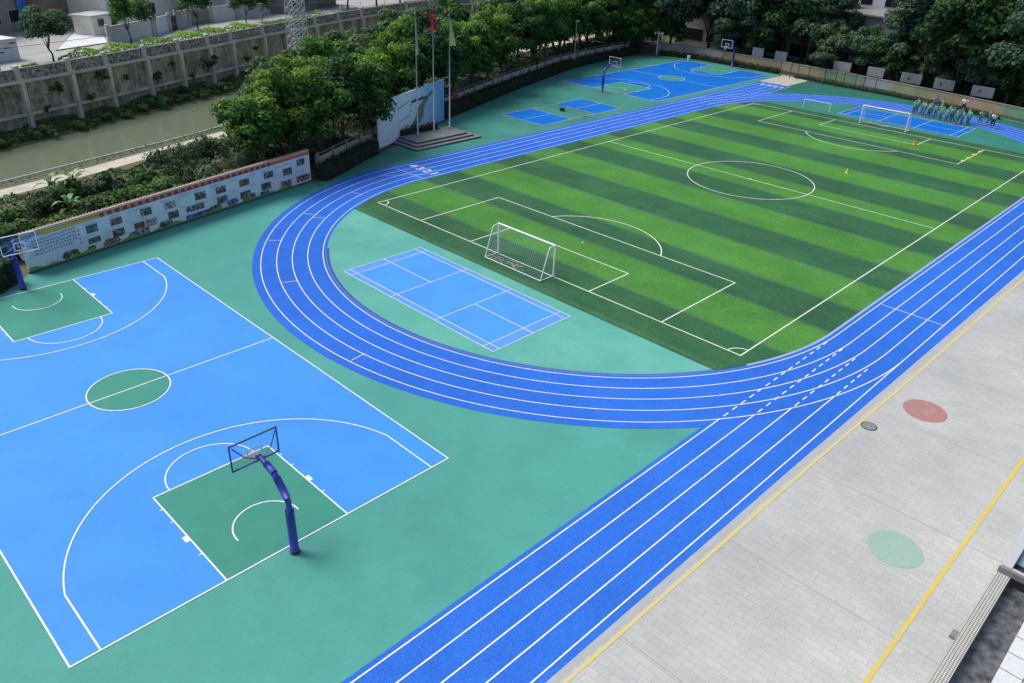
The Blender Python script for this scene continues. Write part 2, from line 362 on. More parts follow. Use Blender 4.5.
for x in stations:
    xe = max(-60, x)
    e = interp(EDGE, xe); pn = interp(PN, xe); wn = interp(WN, xe); wf = interp(WF, xe); wb = interp(WB, xe)
    rows.append([(-700,-.06), (-100,-.06), (e-4,-.06), (e+.6,-.03), (e+4,-.1 ), ((e+pn)/2+3,-.5), (pn,-1.0), (pn+2.0,-1.02), (pn+2.8,-1.15), (wn,-2.12), (wn+.3,-3.4),
                 (wf-.6,-3.4), (wf,-2.2), ((wf+wb)/2,-1.9), (wb-.05,-1.9), (wb+.3,2.95), (wb+14,2.97), (wb+60,3), (1200,3)])
mb = MB(); nr = len(rows[0])
for x, r in zip(stations, rows): mb.v += [(x, y, z) for y, z in r]
for i in range(len(stations)-1):
    for j in range(nr-1):
        mb.f.append((i*nr+j, (i+1)*nr+j, (i+1)*nr+j+1, i*nr+j+1))
mb.build('ground', M['grassy'], kind='structure')
mb = MB()
for i in range(len(stations)-1):
    mb.face([(stations[i], rows[i][9][0]+.1, -2.3),(stations[i+1], rows[i+1][9][0]+.1, -2.3),(stations[i+1], rows[i+1][12][0]+.2, -2.3),(stations[i], rows[i][12][0]+.2, -2.3)])
wm = bpy.data.materials.new('murky_river_water'); wm.use_nodes = True
b = wm.node_tree.nodes['Principled BSDF']; b.inputs['Base Color'].default_value = (.175,.20,.135,1); b.inputs['Roughness'].default_value = .04
b.inputs['Specular IOR Level'].default_value = .9
nz = wm.node_tree.nodes.new('ShaderNodeTexNoise'); nz.inputs['Scale'].default_value = 2.2; nz.inputs['Detail'].default_value = 4
tcw = wm.node_tree.nodes.new('ShaderNodeTexCoord'); wm.node_tree.links.new(tcw.outputs['Object'], nz.inputs[0])
bp = wm.node_tree.nodes.new('ShaderNodeBump'); bp.inputs['Strength'].default_value = .03; bp.inputs['Distance'].default_value = .02
wm.node_tree.links.new(nz.outputs[0], bp.inputs['Height']); wm.node_tree.links.new(bp.outputs[0], b.inputs['Normal'])
mb.build('river', wm, kind='structure')
mb = MB(); tm = MB(); kb = MB()
for i in range(len(stations)-1):
    a, c = rows[i], rows[i+1]; x0, x1 = stations[i], stations[i+1]
    mb.face([(x0,a[6][0],-.985),(x1,c[6][0],-.985),(x1,c[7][0],-1.0),(x0,a[7][0],-1.0)])
    tm.face([(x0,a[15][0]+1.9,3.0),(x1,c[15][0]+1.9,3.0),(x1,c[17][0]-10,3.02),(x0,a[17][0]-10,3.02)])
    if -60 <= x0 < 195: kb.wallbox((x0,a[9][0]+.2),(x1,c[9][0]+.2), .08, -3.0, -2.04)
mb.build('river_path', M['path'], kind='structure')
tm.build('terrace_road', M['terr'], kind='structure')
kb.build('river_kerb', M['white'], kind='structure')

# school floor (green acrylic)
ex = [x for x in (-60,6.4,8.3,30.9,32,38,54,71,86,95,104)]
pts = [(-60,-10.2,0),(9.95,-10.2,0),(112,-10.2,0),(106.0,1.0,0),(107.4,8,0),(108.2,14,0),(108.9,22,0),(109.4,32,0),(110.2,40,0),(110.4,50,0),(108,55,0)] + [(x, interp(EDGE,x), 0) for x in reversed(ex)]
mb = MB(); mb.face(pts); mb.build('green_court_floor', M['floor'], kind='structure')
fm2 = mat('infield_sheen_acrylic', (.115,.40,.325), .55, .10, .35, col2=(.095,.36,.285), stain=.3, stain_scale=.2, stain_col=(.16,.45,.37), fine=.06, fscale=9, spec=.15, scuff=.25)  # glare on the infield put into a paler green
MB().disc((38.4,11.9),18.0,.0045,96).build('infield_sheen_floor', fm2, kind='structure')
fm3 = mat('shaded_green_acrylic', (.030,.175,.125), .6, .10, .35, stain=.3, stain_scale=.3, fine=.06, fscale=9, spec=.15, scuff=.25)  # tree shade at the back painted in as a darker green
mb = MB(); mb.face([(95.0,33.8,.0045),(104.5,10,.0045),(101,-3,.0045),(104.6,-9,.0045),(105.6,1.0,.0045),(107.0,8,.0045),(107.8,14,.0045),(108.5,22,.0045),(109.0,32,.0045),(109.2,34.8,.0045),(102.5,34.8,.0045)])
mb.build('back_floor_shade', fm3, kind='structure')
mb = MB(); mb.face([(29,30,.0045),(94.6,31,.0045),(94.6,34.9,.0045),(109.2,34.9,.0045),(110,40,.0045),(110.2,50,.0045),(107.8,55,.0045)]+[(x, interp(EDGE,x)-.02, .0045) for x in (103,95,86,71,54,38,32,30.95)]); mb.build('side_floor_shade', mat('side_shaded_green_acrylic', (.064,.270,.215), .6, .10, .35, stain=.35, stain_scale=.15, fine=.06, fscale=9, spec=.12, scuff=.3), kind='structure')  # shade along the tree row worked into this darker green sheet
# pavement
def ey(x): return float(np.interp(x, [-60,9.95,25.8,52.2,100,160],[-10.05,-10.22,-10.31,-10.61,-11.1,-11.7]))
mb = MB(); xs = [-60,9.95,25.8,52.2,100,160]
for a, c in zip(xs[:-1], xs[1:]): mb.face([(a,-24,.005),(c,-24,.005),(c,ey(c)+.15,.005),(a,ey(a)+.15,.005)])
mb.build('paving', M['paving'], kind='structure')
mb = MB()
for i in range(-8, 20):
    x = 25.85+6.43*i
    if x < 150: mb.line((x,ey(x)-.5),(x,-22),.016,.010)
for i in range(-8,20):
    x = 25.85+6.43*i
mb.build('paving_joints', mat('dark_joint', (.22,.23,.23), .9), kind='structure')
mb = MB()
for a, c in zip(xs[:-1], xs[1:]):
    mb.face([(a,ey(a)-.24,.0095),(c,ey(c)-.24,.0095),(c,ey(c)+.01,.0095),(a,ey(a)+.01,.0095)])
mb.build('paving_kerb_strip', mat('pale_kerb_strip', (.40,.42,.44), .8, .1, 2, fine=.1, fscale=8), kind='structure')
mb = MB(); yl = [(-60,-10.4),(10.27,-10.62),(26.2,-10.76),(38,-10.95),(56,-11.12),(160,-12.1)]
for a, c in zip(yl[:-1], yl[1:]): mb.line(a, c, .13, .014)
mb.build('yellow_line', M['yellow'], kind='structure')
MB().line((-60,-17.0),(160,-17.0),.15,.014).build('yellow_line', M['yellow2'], kind='structure')
MB().disc((34.1,-12.55),.98,.014).build('painted_spot', M['red_disc'], kind='structure')
MB().disc((23.62,-15.3),.98,.014).build('painted_spot', M['green_disc'], kind='structure')
t = thing('manhole_cover','round grey iron manhole cover beside the yellow line on the paving','manhole cover',(30.79,-11.25,0))
MB().ring((0,0),.31,.36,0,2*PI,.018,32).build('rim', M['dark'], t)
MB().disc((0,0),.305,.022,32).build('lid', M['manhole'], t)

# ------------------------------------------------------------------ track
CX, CY, R0, LW = 38.4, 11.9, 18.13, .94
CX2 = 2*60.38 - CX
Rl = [R0+LW*k for k in range(5)]
KX, KB, KT = 1.03, .985, 1.045
def ov(o):
    """half-axes of the oval a distance o outside the inner lane line"""
    if o < 0: return lambda sa: (R0+o, R0+o)
    return lambda sa: (R0+o*KX, R0+o*(KB+(KT-KB)*(.5+.5*sa)))
Rb = [R0+LW*KB*k for k in range(5)]; Rt = [R0+LW*KT*k for k in range(5)]
trk = bpy.data.objects.new('running_track', None); C.objects.link(trk); trk['kind'] = 'structure'
RI, RO = R0-.24, Rl[4]+.55
mb = MB(); z = .010
mb.ring((CX,CY), ov(-.24), ov(LW*4+.5), PI/2, 3*PI/2, z, 96).ring((CX2,CY), ov(-.24), ov(LW*4+.5), -PI/2, PI/2, z, 96)
mb.rect(CX, CX2, CY+RI, CY+R0+(LW*4+.5)*KT, z)
for a, c in ((CX,52.2),(52.2,CX2)): mb.face([(a,ey(a),z),(c,ey(c),z),(c,CY-RI+.12,z),(a,CY-RI+.12,z)])
mb.build('track_surface', M['track'], trk)
mb = MB(); z = .014
a0 = -60
for a, c in ((-60,9.95),(9.95,25.8),(25.8,CX-.01)): mb.face([(a,ey(a),z),(c,ey(c),z),(c,CY-RI-.02,z),(a,CY-RI-.02,z)])
mb.rect(CX2-.01, 102.4, CY+RI+.3, CY+R0+(LW*4+.5)*KT-.003, z)
mb.rect(CX2, 112, CY-RO-.1, CY-RI-.1, z)
mb.build('sprint_straight', M['track'], trk)
w = .055
for k in range(5):
    mb = MB(); o_ = LW*k
    def a_(d): 
        f_ = ov(o_); return lambda sa: (f_(sa)[0]+d, f_(sa)[1]+d)
    mb.ring((CX,CY), a_(-w/2), a_(w/2), PI/2, 3*PI/2, .018, 128).ring((CX2,CY), a_(-w/2), a_(w/2), -PI/2, PI/2, .018, 128)
    mb.rect(CX, CX2, CY+Rt[k]-w/2, CY+Rt[k]+w/2, .018).rect(CX, CX2, CY-Rb[k]-w/2, CY-Rb[k]+w/2, .018)
    mb.build('lane_line', M['line'], trk)
for k in range(5):
    mb = MB(); dy = Rb[k]; dt = Rt[k]; dx = (R0+4*LW*KX)*math.sqrt(max(0, 1-(dy/(R0+4*LW*.995))**2)) if k < 4 else 0
    mb.line((-60,CY-dy),(CX-dx,CY-dy),w,.0215); mb.line((CX2+dx,CY+dt),(102.2,CY+dt),w,.0215)
    mb.line((CX2+dx,CY-dy),(112,CY-dy),w,.0215)
    if 0 <= k < 4:
        lim = [36.6,36.6,36.8,36.0][k]; x = CX-dx+.35
        while x < lim: mb.line((x,CY-dy),(x+.42,CY-dy),w*1.15,.0215); x += .78
        x = CX2+dx-.35; l2 = 2*60.38-lim
        while x > l2: mb.line((x,CY+dt),(x-.42,CY+dt),w*1.15,.0215); x -= .78
    mb.build('sprint_lane_line', M['line'], trk)
mb = MB()
mb.line((44.15,CY-Rl[0]),(44.15,CY-Rl[4]),.05,.0245)
mb.line((38.4,CY+Rl[0]),(38.4,CY+Rl[4]),.05,.0245)
mb.line((36.2,CY+Rl[3]-.1),(39.2,CY+Rl[0]+.9),.04,.0245)
def radial(x, y, r0, r1):
    a = math.atan2(y-CY, x-CX); mb.line((CX+r0*math.cos(a),CY+r0*math.sin(a)),(CX+r1*math.cos(a),CY+r1*math.sin(a)),.05,.0245)
radial(22.0,25.9,Rl[3],Rl[4]); radial(26.6,28.7,Rl[2],Rl[3]); radial(26.8,27.5,Rl[1],Rl[2]); radial(32.0,30.1,Rl[1],Rl[2]); radial(19.2,19.5,Rl[2],Rl[3]); radial(16.9,9.35,Rl[3],Rl[4])
mb.build('stagger_mark', M['line'], trk)
def glyph(txt, loc, size, rz, m, parent, name='lane_number'):
    cu = bpy.data.curves.new(name, 'FONT'); cu.body = txt; cu.size = size; cu.align_x = 'CENTER'; cu.align_y = 'CENTER'; cu.offset = .028*size
    o = bpy.data.objects.new(name, cu); C.objects.link(o); o.location = loc; o.rotation_euler = (0,0,rz); cu.materials.append(m)
    if parent is not None: o.parent = parent
    return o
for k in range(4):
    glyph(str(4-k) if False else str(k+1), (40.0, CY+Rl[k]+LW/2, .027), 1.15, -PI/2, M['line'], trk)
    glyph(str(k+1), (100.6, CY+Rl[k]+LW/2, .027), 1.3, -PI/2, M['line'], trk)
# drain grate along inside of the bend
AE = 3*PI/2-.40
dg = MB(); n = 520
for i in range(n):
    a = PI*.80 + (AE-PI*.80)*i/n; da = .5*(AE-PI*.80)/n
    dg.ring((CX,CY), RI-.15, RI+.03, a, a+da, .024, 1)
for i in range(80):
    x = CX + i*.11
dgp = thing('drain_grate','narrow slotted drain grate curving along the inner edge of the track bend','drain grate')
MB().ring((CX,CY), RI-.19, RI+.06, PI*.80, AE, .0175, 120).build('channel', mat('grate_channel', (.13,.27,.66), .6), dgp)
dg.build('slats', mat('grate_slats', (.015,.04,.20), .6), dgp)
MB().rect(CX,CX2,CY-RI-.02,CY-RI+.14,.020).ring((CX,CY),RI-.14,RI+.02,AE,3*PI/2,.020,24).build('kerb_strip', mat('lavender_kerb', (.30,.38,.66), .7, .1, 3), kind='structure')

# ------------------------------------------------------------------ turf
def turf_mat(dark):
    m = bpy.data.materials.new('striped_turf'); m.use_nodes = True; nt = m.node_tree; N = nt.nodes; L = nt.links
    b = N['Principled BSDF']; b.inputs['Roughness'].default_value = .85; b.inputs['Specular IOR Level'].default_value = .2
    tc = N.new('ShaderNodeTexCoord'); sx = N.new('ShaderNodeSeparateXYZ'); L.new(tc.outputs['Object'], sx.inputs[0])
    wob = N.new('ShaderNodeTexNoise'); wob.inputs['Scale'].default_value = 3.0; wob.inputs['Detail'].default_value = 5; L.new(tc.outputs['Object'], wob.inputs[0])
    def math_(op, a, c=None):
        q = N.new('ShaderNodeMath'); q.operation = op
        for i, v in enumerate((a, c)):
            if v is None: continue
            if isinstance(v, (int, float)): q.inputs[i].default_value = v
            else: L.new(v, q.inputs[i])
        return q.outputs[0]
    x = math_('ADD', sx.outputs[0], math_('MULTIPLY', math_('SUBTRACT', wob.outputs[0], .5), .35))
    ph = math_('DIVIDE', math_('SUBTRACT', x, 34.15), 8.1)
    fr = math_('FRACT', ph)                       # 0..0.5 light, 0.5..1 dark
    d = math_('ABSOLUTE', math_('SUBTRACT', fr, .25))        # <.25 light ; period wrap handled below
    d2 = math_('ABSOLUTE', math_('SUBTRACT', fr, 1.25)); dm = math_('MINIMUM', d, d2)
    mr = N.new('ShaderNodeMapRange'); mr.inputs[1].default_value = .215; mr.inputs[2].default_value = .285; L.new(dm, mr.inputs[0])
    # goal-side margins are dark
    e1 = N.new('ShaderNodeMapRange'); e1.inputs[1].default_value = 34.2; e1.inputs[2].default_value = 34.05; L.new(x, e1.inputs[0])
    fac = math_('MAXIMUM', mr.outputs[0], e1.outputs[0])
    def n2(sc, det=4):
        q = N.new('ShaderNodeTexNoise'); q.inputs['Scale'].default_value = sc; q.inputs['Detail'].default_value = det; L.new(tc.outputs['Object'], q.inputs[0]); return q.outputs[0]
    def mixc(f, a, c, mode='MIX'):
        q = N.new('ShaderNodeMix'); q.data_type = 'RGBA'; q.blend_type = mode
        if isinstance(f, (int,float)): q.inputs[0].default_value = f
        else: L.new(f, q.inputs[0])
        for i, v in ((6,a),(7,c)):
            if isinstance(v, tuple): q.inputs[i].default_value = v
            else: L.new(v, q.inputs[i])
        return q.outputs[2]
    def rng_(f, lo, hi):
        q = N.new('ShaderNodeMapRange'); q.inputs[1].default_value = lo; q.inputs[2].default_value = hi; L.new(f, q.inputs[0]); return q.outputs[0]
    light = mixc(rng_(n2(.5),.35,.65), (.082,.275,.044,1), (.064,.232,.040,1))
    darkc = mixc(rng_(n2(.4),.35,.65), (.027,.115,.052,1), (.040,.145,.058,1))
    col = mixc(fac, light, darkc)
    # worn paler streaks running along the rolls
    mp = N.new('ShaderNodeMapping'); mp.inputs['Scale'].default_value = (2.2,.12,1); L.new(tc.outputs['Object'], mp.inputs[0])
    q = N.new('ShaderNodeTexNoise'); q.inputs['Scale'].default_value = 1; q.inputs['Detail'].default_value = 5; L.new(mp.outputs[0], q.inputs[0])
    col = mixc(math_('MULTIPLY', rng_(q.outputs[0], .50,.85), .45), col, (.095,.20,.075,1))
    # join seams slightly paler
    seam = N.new('ShaderNodeMapRange'); seam.inputs[1].default_value = .03; seam.inputs[2].default_value = .0
    L.new(math_('ABSOLUTE', math_('SUBTRACT', dm, .25)), seam.inputs[0])
    col = mixc(math_('MULTIPLY', seam.outputs[0], .35), col, (.11,.22,.10,1))
    col = mixc(1.0, col, grey(N, L, rng_(n2(.12,5),.35,.65), .88, 1.10), 'MULTIPLY')
    col = mixc(1.0, col, grey(N, L, rng_(n2(5,4),.3,.7), .80, 1.12), 'MULTIPLY')
    col = mixc(1.0, col, grey(N, L, rng_(n2(26,2),.3,.7), .66, 1.22), 'MULTIPLY')
    L.new(col, b.inputs['Base Color'])
    bp = N.new('ShaderNodeBump'); bp.inputs['Strength'].default_value = .5; bp.inputs['Distance'].default_value = .02
    L.new(n2(60,2), bp.inputs['Height']); L.new(bp.outputs[0], b.inputs['Normal'])
    return m
TR = R0-.24-.02; ys0 = CY-TR+.16
def arcx(y, sgn):   # x on the inner circle at height y
    return (CX - math.sqrt(TR**2-(y-CY)**2)) if sgn < 0 else (CX2 + math.sqrt(TR**2-(y-CY)**2))
X0, X1 = 29.75, 91.0
ay = math.sqrt(TR**2-(CX-X0)**2); 
pl = []
aa = math.atan2(-ay, X0-CX) % (2*PI)
for i in range(25): 
    a = aa + (3*PI/2-aa)*i/24; pl.append((CX+TR*math.cos(a), CY+TR*math.sin(a), .018))
ay2 = math.sqrt(TR**2-(X1-CX2)**2); ab = math.atan2(-ay2, X1-CX2)
for i in range(25):
    a = -PI/2 + (ab+PI/2)*i/24; pl.append((CX2+TR*math.cos(a), CY+TR*math.sin(a), .018))
for i in range(25):
    a = -ab + (PI/2+ab)*i/24; pl.append((CX2+TR*math.cos(a), CY+TR*math.sin(a), .018))
a1 = 2*PI-aa
for i in range(25):
    a = PI/2 + (a1-PI/2)*i/24; pl.append((CX+TR*math.cos(a), CY+TR*math.sin(a), .018))
mb = MB(); mb.face(pl); mb.build('football_turf', turf_mat(0), kind='structure')
# field lines: local frame of the pitch (rotated a hair from the track)
FW, FL, PDp, PH, GD, GH = 31.37, 56.88, 8.0, 10.62, 3.99, 5.28
c9, s9 = math.cos(-1.5657), math.sin(-1.5657)
def fp(a, b_): return (31.94 + c9*a - s9*b_, 27.58 + s9*a + c9*b_)
mb = MB(); lw = .09; h = lw/2; z1, z2 = .022, .0255
def fl(a, b_, z=z1, w=lw): mb.line(fp(*a), fp(*b_), w, z)
fl((-h,0),(FW+h,0)); fl((-h,FL),(FW+h,FL)); fl((0,0),(0,FL),z2); fl((FW,0),(FW,FL),z2); fl((0,FL/2),(FW,FL/2))
m_ = FW/2
for base, sg in ((0,1),(FL,-1)):
    for hw, dp in ((PH,PDp),(GH,GD)):
        fl((m_-hw,base),(m_-hw,base+sg*dp),z2); fl((m_+hw,base),(m_+hw,base+sg*dp),z2); fl((m_-hw-h,base+sg*dp),(m_+hw+h,base+sg*dp))
th0 = -1.5657
cc = fp(m_, FL/2); mb.ring(cc, 5.40-h, 5.40+h, 0, 2*PI, .029, 96)
mb.disc(cc, .14, .033, 16)
# penalty arcs: from the picture the near one spans x 523..664
for base, sg in ((0,1),(FL,-1)):
    pc = fp(m_, base+sg*5.45); rr = 5.55; half = math.acos((PDp-5.45)/rr)
    ang = (th0 + PI/2) if sg > 0 else (th0 - PI/2)
    mb.ring(pc, rr-h, rr+h, ang-half, ang+half, .029, 48)
for (a_, b_, q0) in ((0,0,0),(FW,0,1),(FW,FL,2),(0,FL,3)):
    st = th0 + q0*PI/2; mb.ring(fp(a_,b_), .75, .83, st, st+PI/2, .029, 12)
mb.build('pitch_lines', M['turf_line'], kind='structure')

# ------------------------------------------------------------------ basketball courts
M['court_shaded'] = mat('shaded_blue_acrylic', (.006,.165,.60), .65, .08, .4, col2=(.006,.145,.54), stain=.2, stain_scale=.3, fine=.05, fscale=7, spec=.08)  # court blue darkened to carry the tree shade on the far courts
def court(x0, y0, rot90, name):
    """28 long axis local y, 15 wide local x"""
    def T(x, y): return (x0+x, y0+y) if not rot90 else (x0+y, y0+15-x)
    g = bpy.data.objects.new(name, None); C.objects.link(g); g['kind'] = 'structure'
    def rect(mb, xa, xb, ya, yb, z):
        p, q = T(xa,ya), T(xb,yb); mb.rect(min(p[0],q[0]),max(p[0],q[0]),min(p[1],q[1]),max(p[1],q[1]),z)
    mb = MB(); rect(mb,0,15,0,28,.009); mb.build('court_surface', M['court_shaded'] if rot90 else M['court'], g)
    mb = MB(); rect(mb,5.05,9.95,0,5.8,.013); rect(mb,5.05,9.95,22.2,28,.013); mb.disc(T(7.5,14),1.8,.013)
    mb.build('key_surface', M['key'], g)
    w = .06; mb = MB()
    def ln(a, b_, z=.017, ww=w): mb.line(T(*a),T(*b_),ww,z)
    ln((-w/2,0),(15+w/2,0)); ln((-w/2,28),(15+w/2,28)); ln((0,0),(0,28),.021); ln((15,0),(15,28),.021); ln((0,14),(15,14))
    def arc(cx, cy, r, d0, d1, z=.025, n=48):
        k = [T(cx+r*math.cos(rad(d0+(d1-d0)*i/n)), cy+r*math.sin(rad(d0+(d1-d0)*i/n))) for i in range(n+1)]
        for p, q in zip(k[:-1], k[1:]):
            p = np.array(p); q = np.array(q); e = (q-p)/np.hypot(*(q-p)); n_ = np.array([-e[1],e[0]])*w/2; p = p-e*.002; q = q+e*.002
            mb.face([(*(p-n_),z),(*(q-n_),z),(*(q+n_),z),(*(p+n_),z)])
    arc(7.5,14,1.8,0,360)
    for b0, s in ((0,1),(28,-1)):
        ln((5.05,b0),(5.05,b0+s*5.8),.021); ln((9.95,b0),(9.95,b0+s*5.8),.021); ln((5.02,b0+s*5.8),(9.98,b0+s*5.8))
        ln((.9,b0),(.9,b0+s*2.99),.021); ln((14.1,b0),(14.1,b0+s*2.99),.021)
        al = math.degrees(math.acos(6.6/6.75))
        if s > 0: arc(7.5,1.575,6.75,al,180-al); arc(7.5,5.8,1.8,0,180); arc(7.5,1.575,1.24,-5,185)
        else: arc(7.5,28-1.575,6.75,-180+al,-al); arc(7.5,22.2,1.8,180,360); arc(7.5,28-1.575,1.24,175,365)
        for xx, sd in ((5.05,-1),(9.95,1)):
            for yy in (1.75,3.0,4.0,4.9):
                if yy == 3.0:
                    p = T(xx+sd*.09, b0+s*2.75); mb.line(T(xx+sd*.03,b0+s*2.8),T(xx+sd*.19,b0+s*2.8),.36,.0215)
                else: mb.line(T(xx,b0+s*yy),T(xx+sd*.14,b0+s*yy),.05,.0215)
    mb.build('court_lines', M['line'], g)
court(0, 0, False, 'basketball_court')
court(79.55, 35.75, True, 'basketball_court')

# badminton courts  (13.4 x 6.1); local x long
def badminton(x0, y0, rot90, inv=False, name='badminton_court'):
    def T(x, y): return (x0+x, y0+y) if not rot90 else (x0+y, y0-x)
    g = bpy.data.objects.new(name, None); C.objects.link(g); g['kind'] = 'structure'
    def rect(mb, xa, xb, ya, yb, z):
        p, q = T(xa,ya), T(xb,yb); mb.rect(min(p[0],q[0]),max(p[0],q[0]),min(p[1],q[1]),max(p[1],q[1]),z)
    mb = MB()
    if inv:
        rect(mb,0,4.72,0,6.1,.009); rect(mb,13.4-4.72,13.4,0,6.1,.009)
    else: rect(mb,0,13.4,0,6.1,.009)
    mb.build('court_surface', M['court_shaded'] if inv or x0 > 50 else M['badm_edge'], g)
    if not inv:
        mb = MB(); rect(mb,.76,12.64,.46,5.64,.013); mb.build('singles_surface', M['badm'] if x0 < 50 else M['court_shaded'], g)
    w = .045; mb = MB()
    def ln(a, b_, z=.017): mb.line(T(*a),T(*b_),w,z)
    if inv:
        for yy in (0,6.1): ln((-.02,yy),(13.42,yy))
        for xx in (0,4.72,8.68,13.4): ln((xx,0),(xx,6.1),.021)
        ln((0,3.05),(4.72,3.05)); ln((8.68,3.05),(13.4,3.05))
    else:
        for yy in (0,.46,5.64,6.1): ln((-.02,yy),(13.42,yy))
        for xx in (0,.76,4.72,8.68,12.64,13.4): ln((xx,0),(xx,6.1),.021)
        ln((0,3.05),(4.72,3.05)); ln((8.68,3.05),(13.4,3.05))
    mb.build('court_lines', M['line'], g)
badminton(22.64, 18.6, True)
badminton(92.2, 18.7, True)
mb = MB(); mb.face([(91.0,28.4,.0045),(95.5,24.5,.0045),(99.2,19,.0045),(100.2,12,.0045),(99.2,5,.0045),(95.5,-.7,.0045),(91.0,-4.6,.0045)]); mb.build('far_infield_floor', mat('shaded_far_infield_acrylic', (.045,.235,.175), .6, .1, .35, stain=.3, stain_scale=.3, spec=.12), kind='structure')  # far-end tree shade put into the floor colour
badminton(59.75, 36.2, False, True)
# sandy patch beyond the sprint straight
MB().rect(102.41,109.4,30.6,34.9,.014).build('sandy_patch', M['tanpatch'], kind='structure')

# ------------------------------------------------------------------ goals
def goal(x, yc, sgn, w_, h_, label, back=1.2, rz=0, group=None):
    """mouth faces +x when sgn=+1 (frame runs back to -x)"""
    t = thing('football_goal', label, 'goal', (x,yc,.02), rz, group); W2 = w_/2; r = .062; B = -sgn*back; tb = -sgn*.45
    mb = MB()
    mb.tube([(0,-W2,0),(0,-W2,h_),],r); mb.tube([(0,W2,0),(0,W2,h_)],r); mb.tube([(0,-W2-.05,h_),(0,W2+.05,h_)],r)
    mb.build('post_frame', M['white'], t, smooth=False)
    mb = MB()
    for s in (-W2, W2):
        mb.tube([(0,s,h_),(tb,s,h_-.03),(tb*1.25,s,h_-.15),(B,s,.04)],.036,6); mb.tube([(0,s,.04),(B,s,.04)],.03,6)
    mb.tube([(B,-W2,.04),(B,W2,.04)],.03,6)
    mb.build('back_frame', M['white'], t)
    mb = MB(); e = .0028; g = .14
    def strip(a, b_):
        mb.tube([a,b_], e, 3, cap=False)
    ny = int(w_/g)
    for i in range(ny+1):
        y = -W2 + w_*i/ny; s_ = .05*math.sin(i*.7)
        strip((0,y,h_),(tb,y,h_-.05)); strip((tb,y,h_-.05),((tb+B)/2,y,h_*.5-.06+s_*.3)); strip(((tb+B)/2,y,h_*.5-.06+s_*.3),(B*.97,y,.06))
    for i in range(int(h_/g)):
        f = i/(h_/g); xx = tb+(B-tb)*f; zz = (h_-.05)*(1-f)+.04; strip((xx,-W2,zz),(xx,W2,zz))
        for s in (-W2,W2):
            strip((0,s,zz),(xx,s,zz))
    for i in range(1,9):
        f = i/9; 
        for s in (-W2,W2):
            zt = h_ if abs(B*f) < abs(tb) else h_-(h_)*(abs(B*f)-abs(tb))/(abs(B)-abs(tb)); strip((B*f,s,.04),(B*f,s,zt))
    mb.build('net', M['net'], t)
    # slack net gathered on the grass
    mb = MB()
    rr = random.Random(3)
    for k in range(30):
        y = rr.uniform(-.5, W2-.15); x_ = B*rr.uniform(.45,.95); pts_ = [(x_,y,.05)]
        for q in range(4): pts_.append((pts_[-1][0]+rr.uniform(-.16,.16), pts_[-1][1]+rr.uniform(-.3,.3), rr.uniform(.03,.16)))
        mb.tube(pts_, .008, 3, cap=False)
    mb.build('slack_net', M['net'], t)
    return t
goal(32.05, 12.0, 1, 4.97, 2.08, 'white football goal with a thin net on the goal line nearest the long billboard', 1.2)
goal(89.45, 12.35, -1, 5.1, 2.0, 'white football goal at the far end in front of the group of pupils', 1.1)
t = thing('small_goal_frame','low white frame standing on the green strip left of the far goal','goal frame',(92.1,21.4,0),rad(2))
for y in (-1.65,1.65): MB().tube([(0,y,0),(0,y,.95)],.04).build('post', M['white'], t)
MB().tube([(0,-1.65,.95),(0,1.65,.95)],.03).build('crossbar', M['white'], t)
mb = MB()
for i in range(14): mb.tube([(0,-1.6+i*.246,.93),(0,-1.6+i*.246,.05)],.004,3,False)
for i in range(5): mb.tube([(0,-1.6,.1+i*.2),(0,1.6,.1+i*.2)],.004,3,False)
mb.build('net', M['net'], t)
# badminton net between the two half courts
t = thing('badminton_net','sagging badminton net on short posts between the two far blue panels','badminton net',(66.43,39.5,0))
for y in (-3.4,3.3):
    MB().tube([(0,y,0),(0,y,1.55)],.035,8).box(-.3,.3,y-.12,y+.12,0,.1).build('post', M['steel'], t)
mb = MB(); n = 34
for i in range(n+1):
    y = -3.4+6.7*i/n; zz = .95-.35*math.sin(PI*i/n); mb.tube([(0,y,zz),(0,y,zz-.5)],.006,3,False)
for q in range(5):
    mb.tube([(0,-3.4+6.7*i/n,.95-.35*math.sin(PI*i/n)-q*.12) for i in range(n+1)], .012 if q == 0 else .006, 3, False)
mb.build('net', mat('dark_net', (.10,.12,.10), .8), t)
MB().box(-.2,.2,-.3,.1,0,.35).build('stand', M['dark'], t)

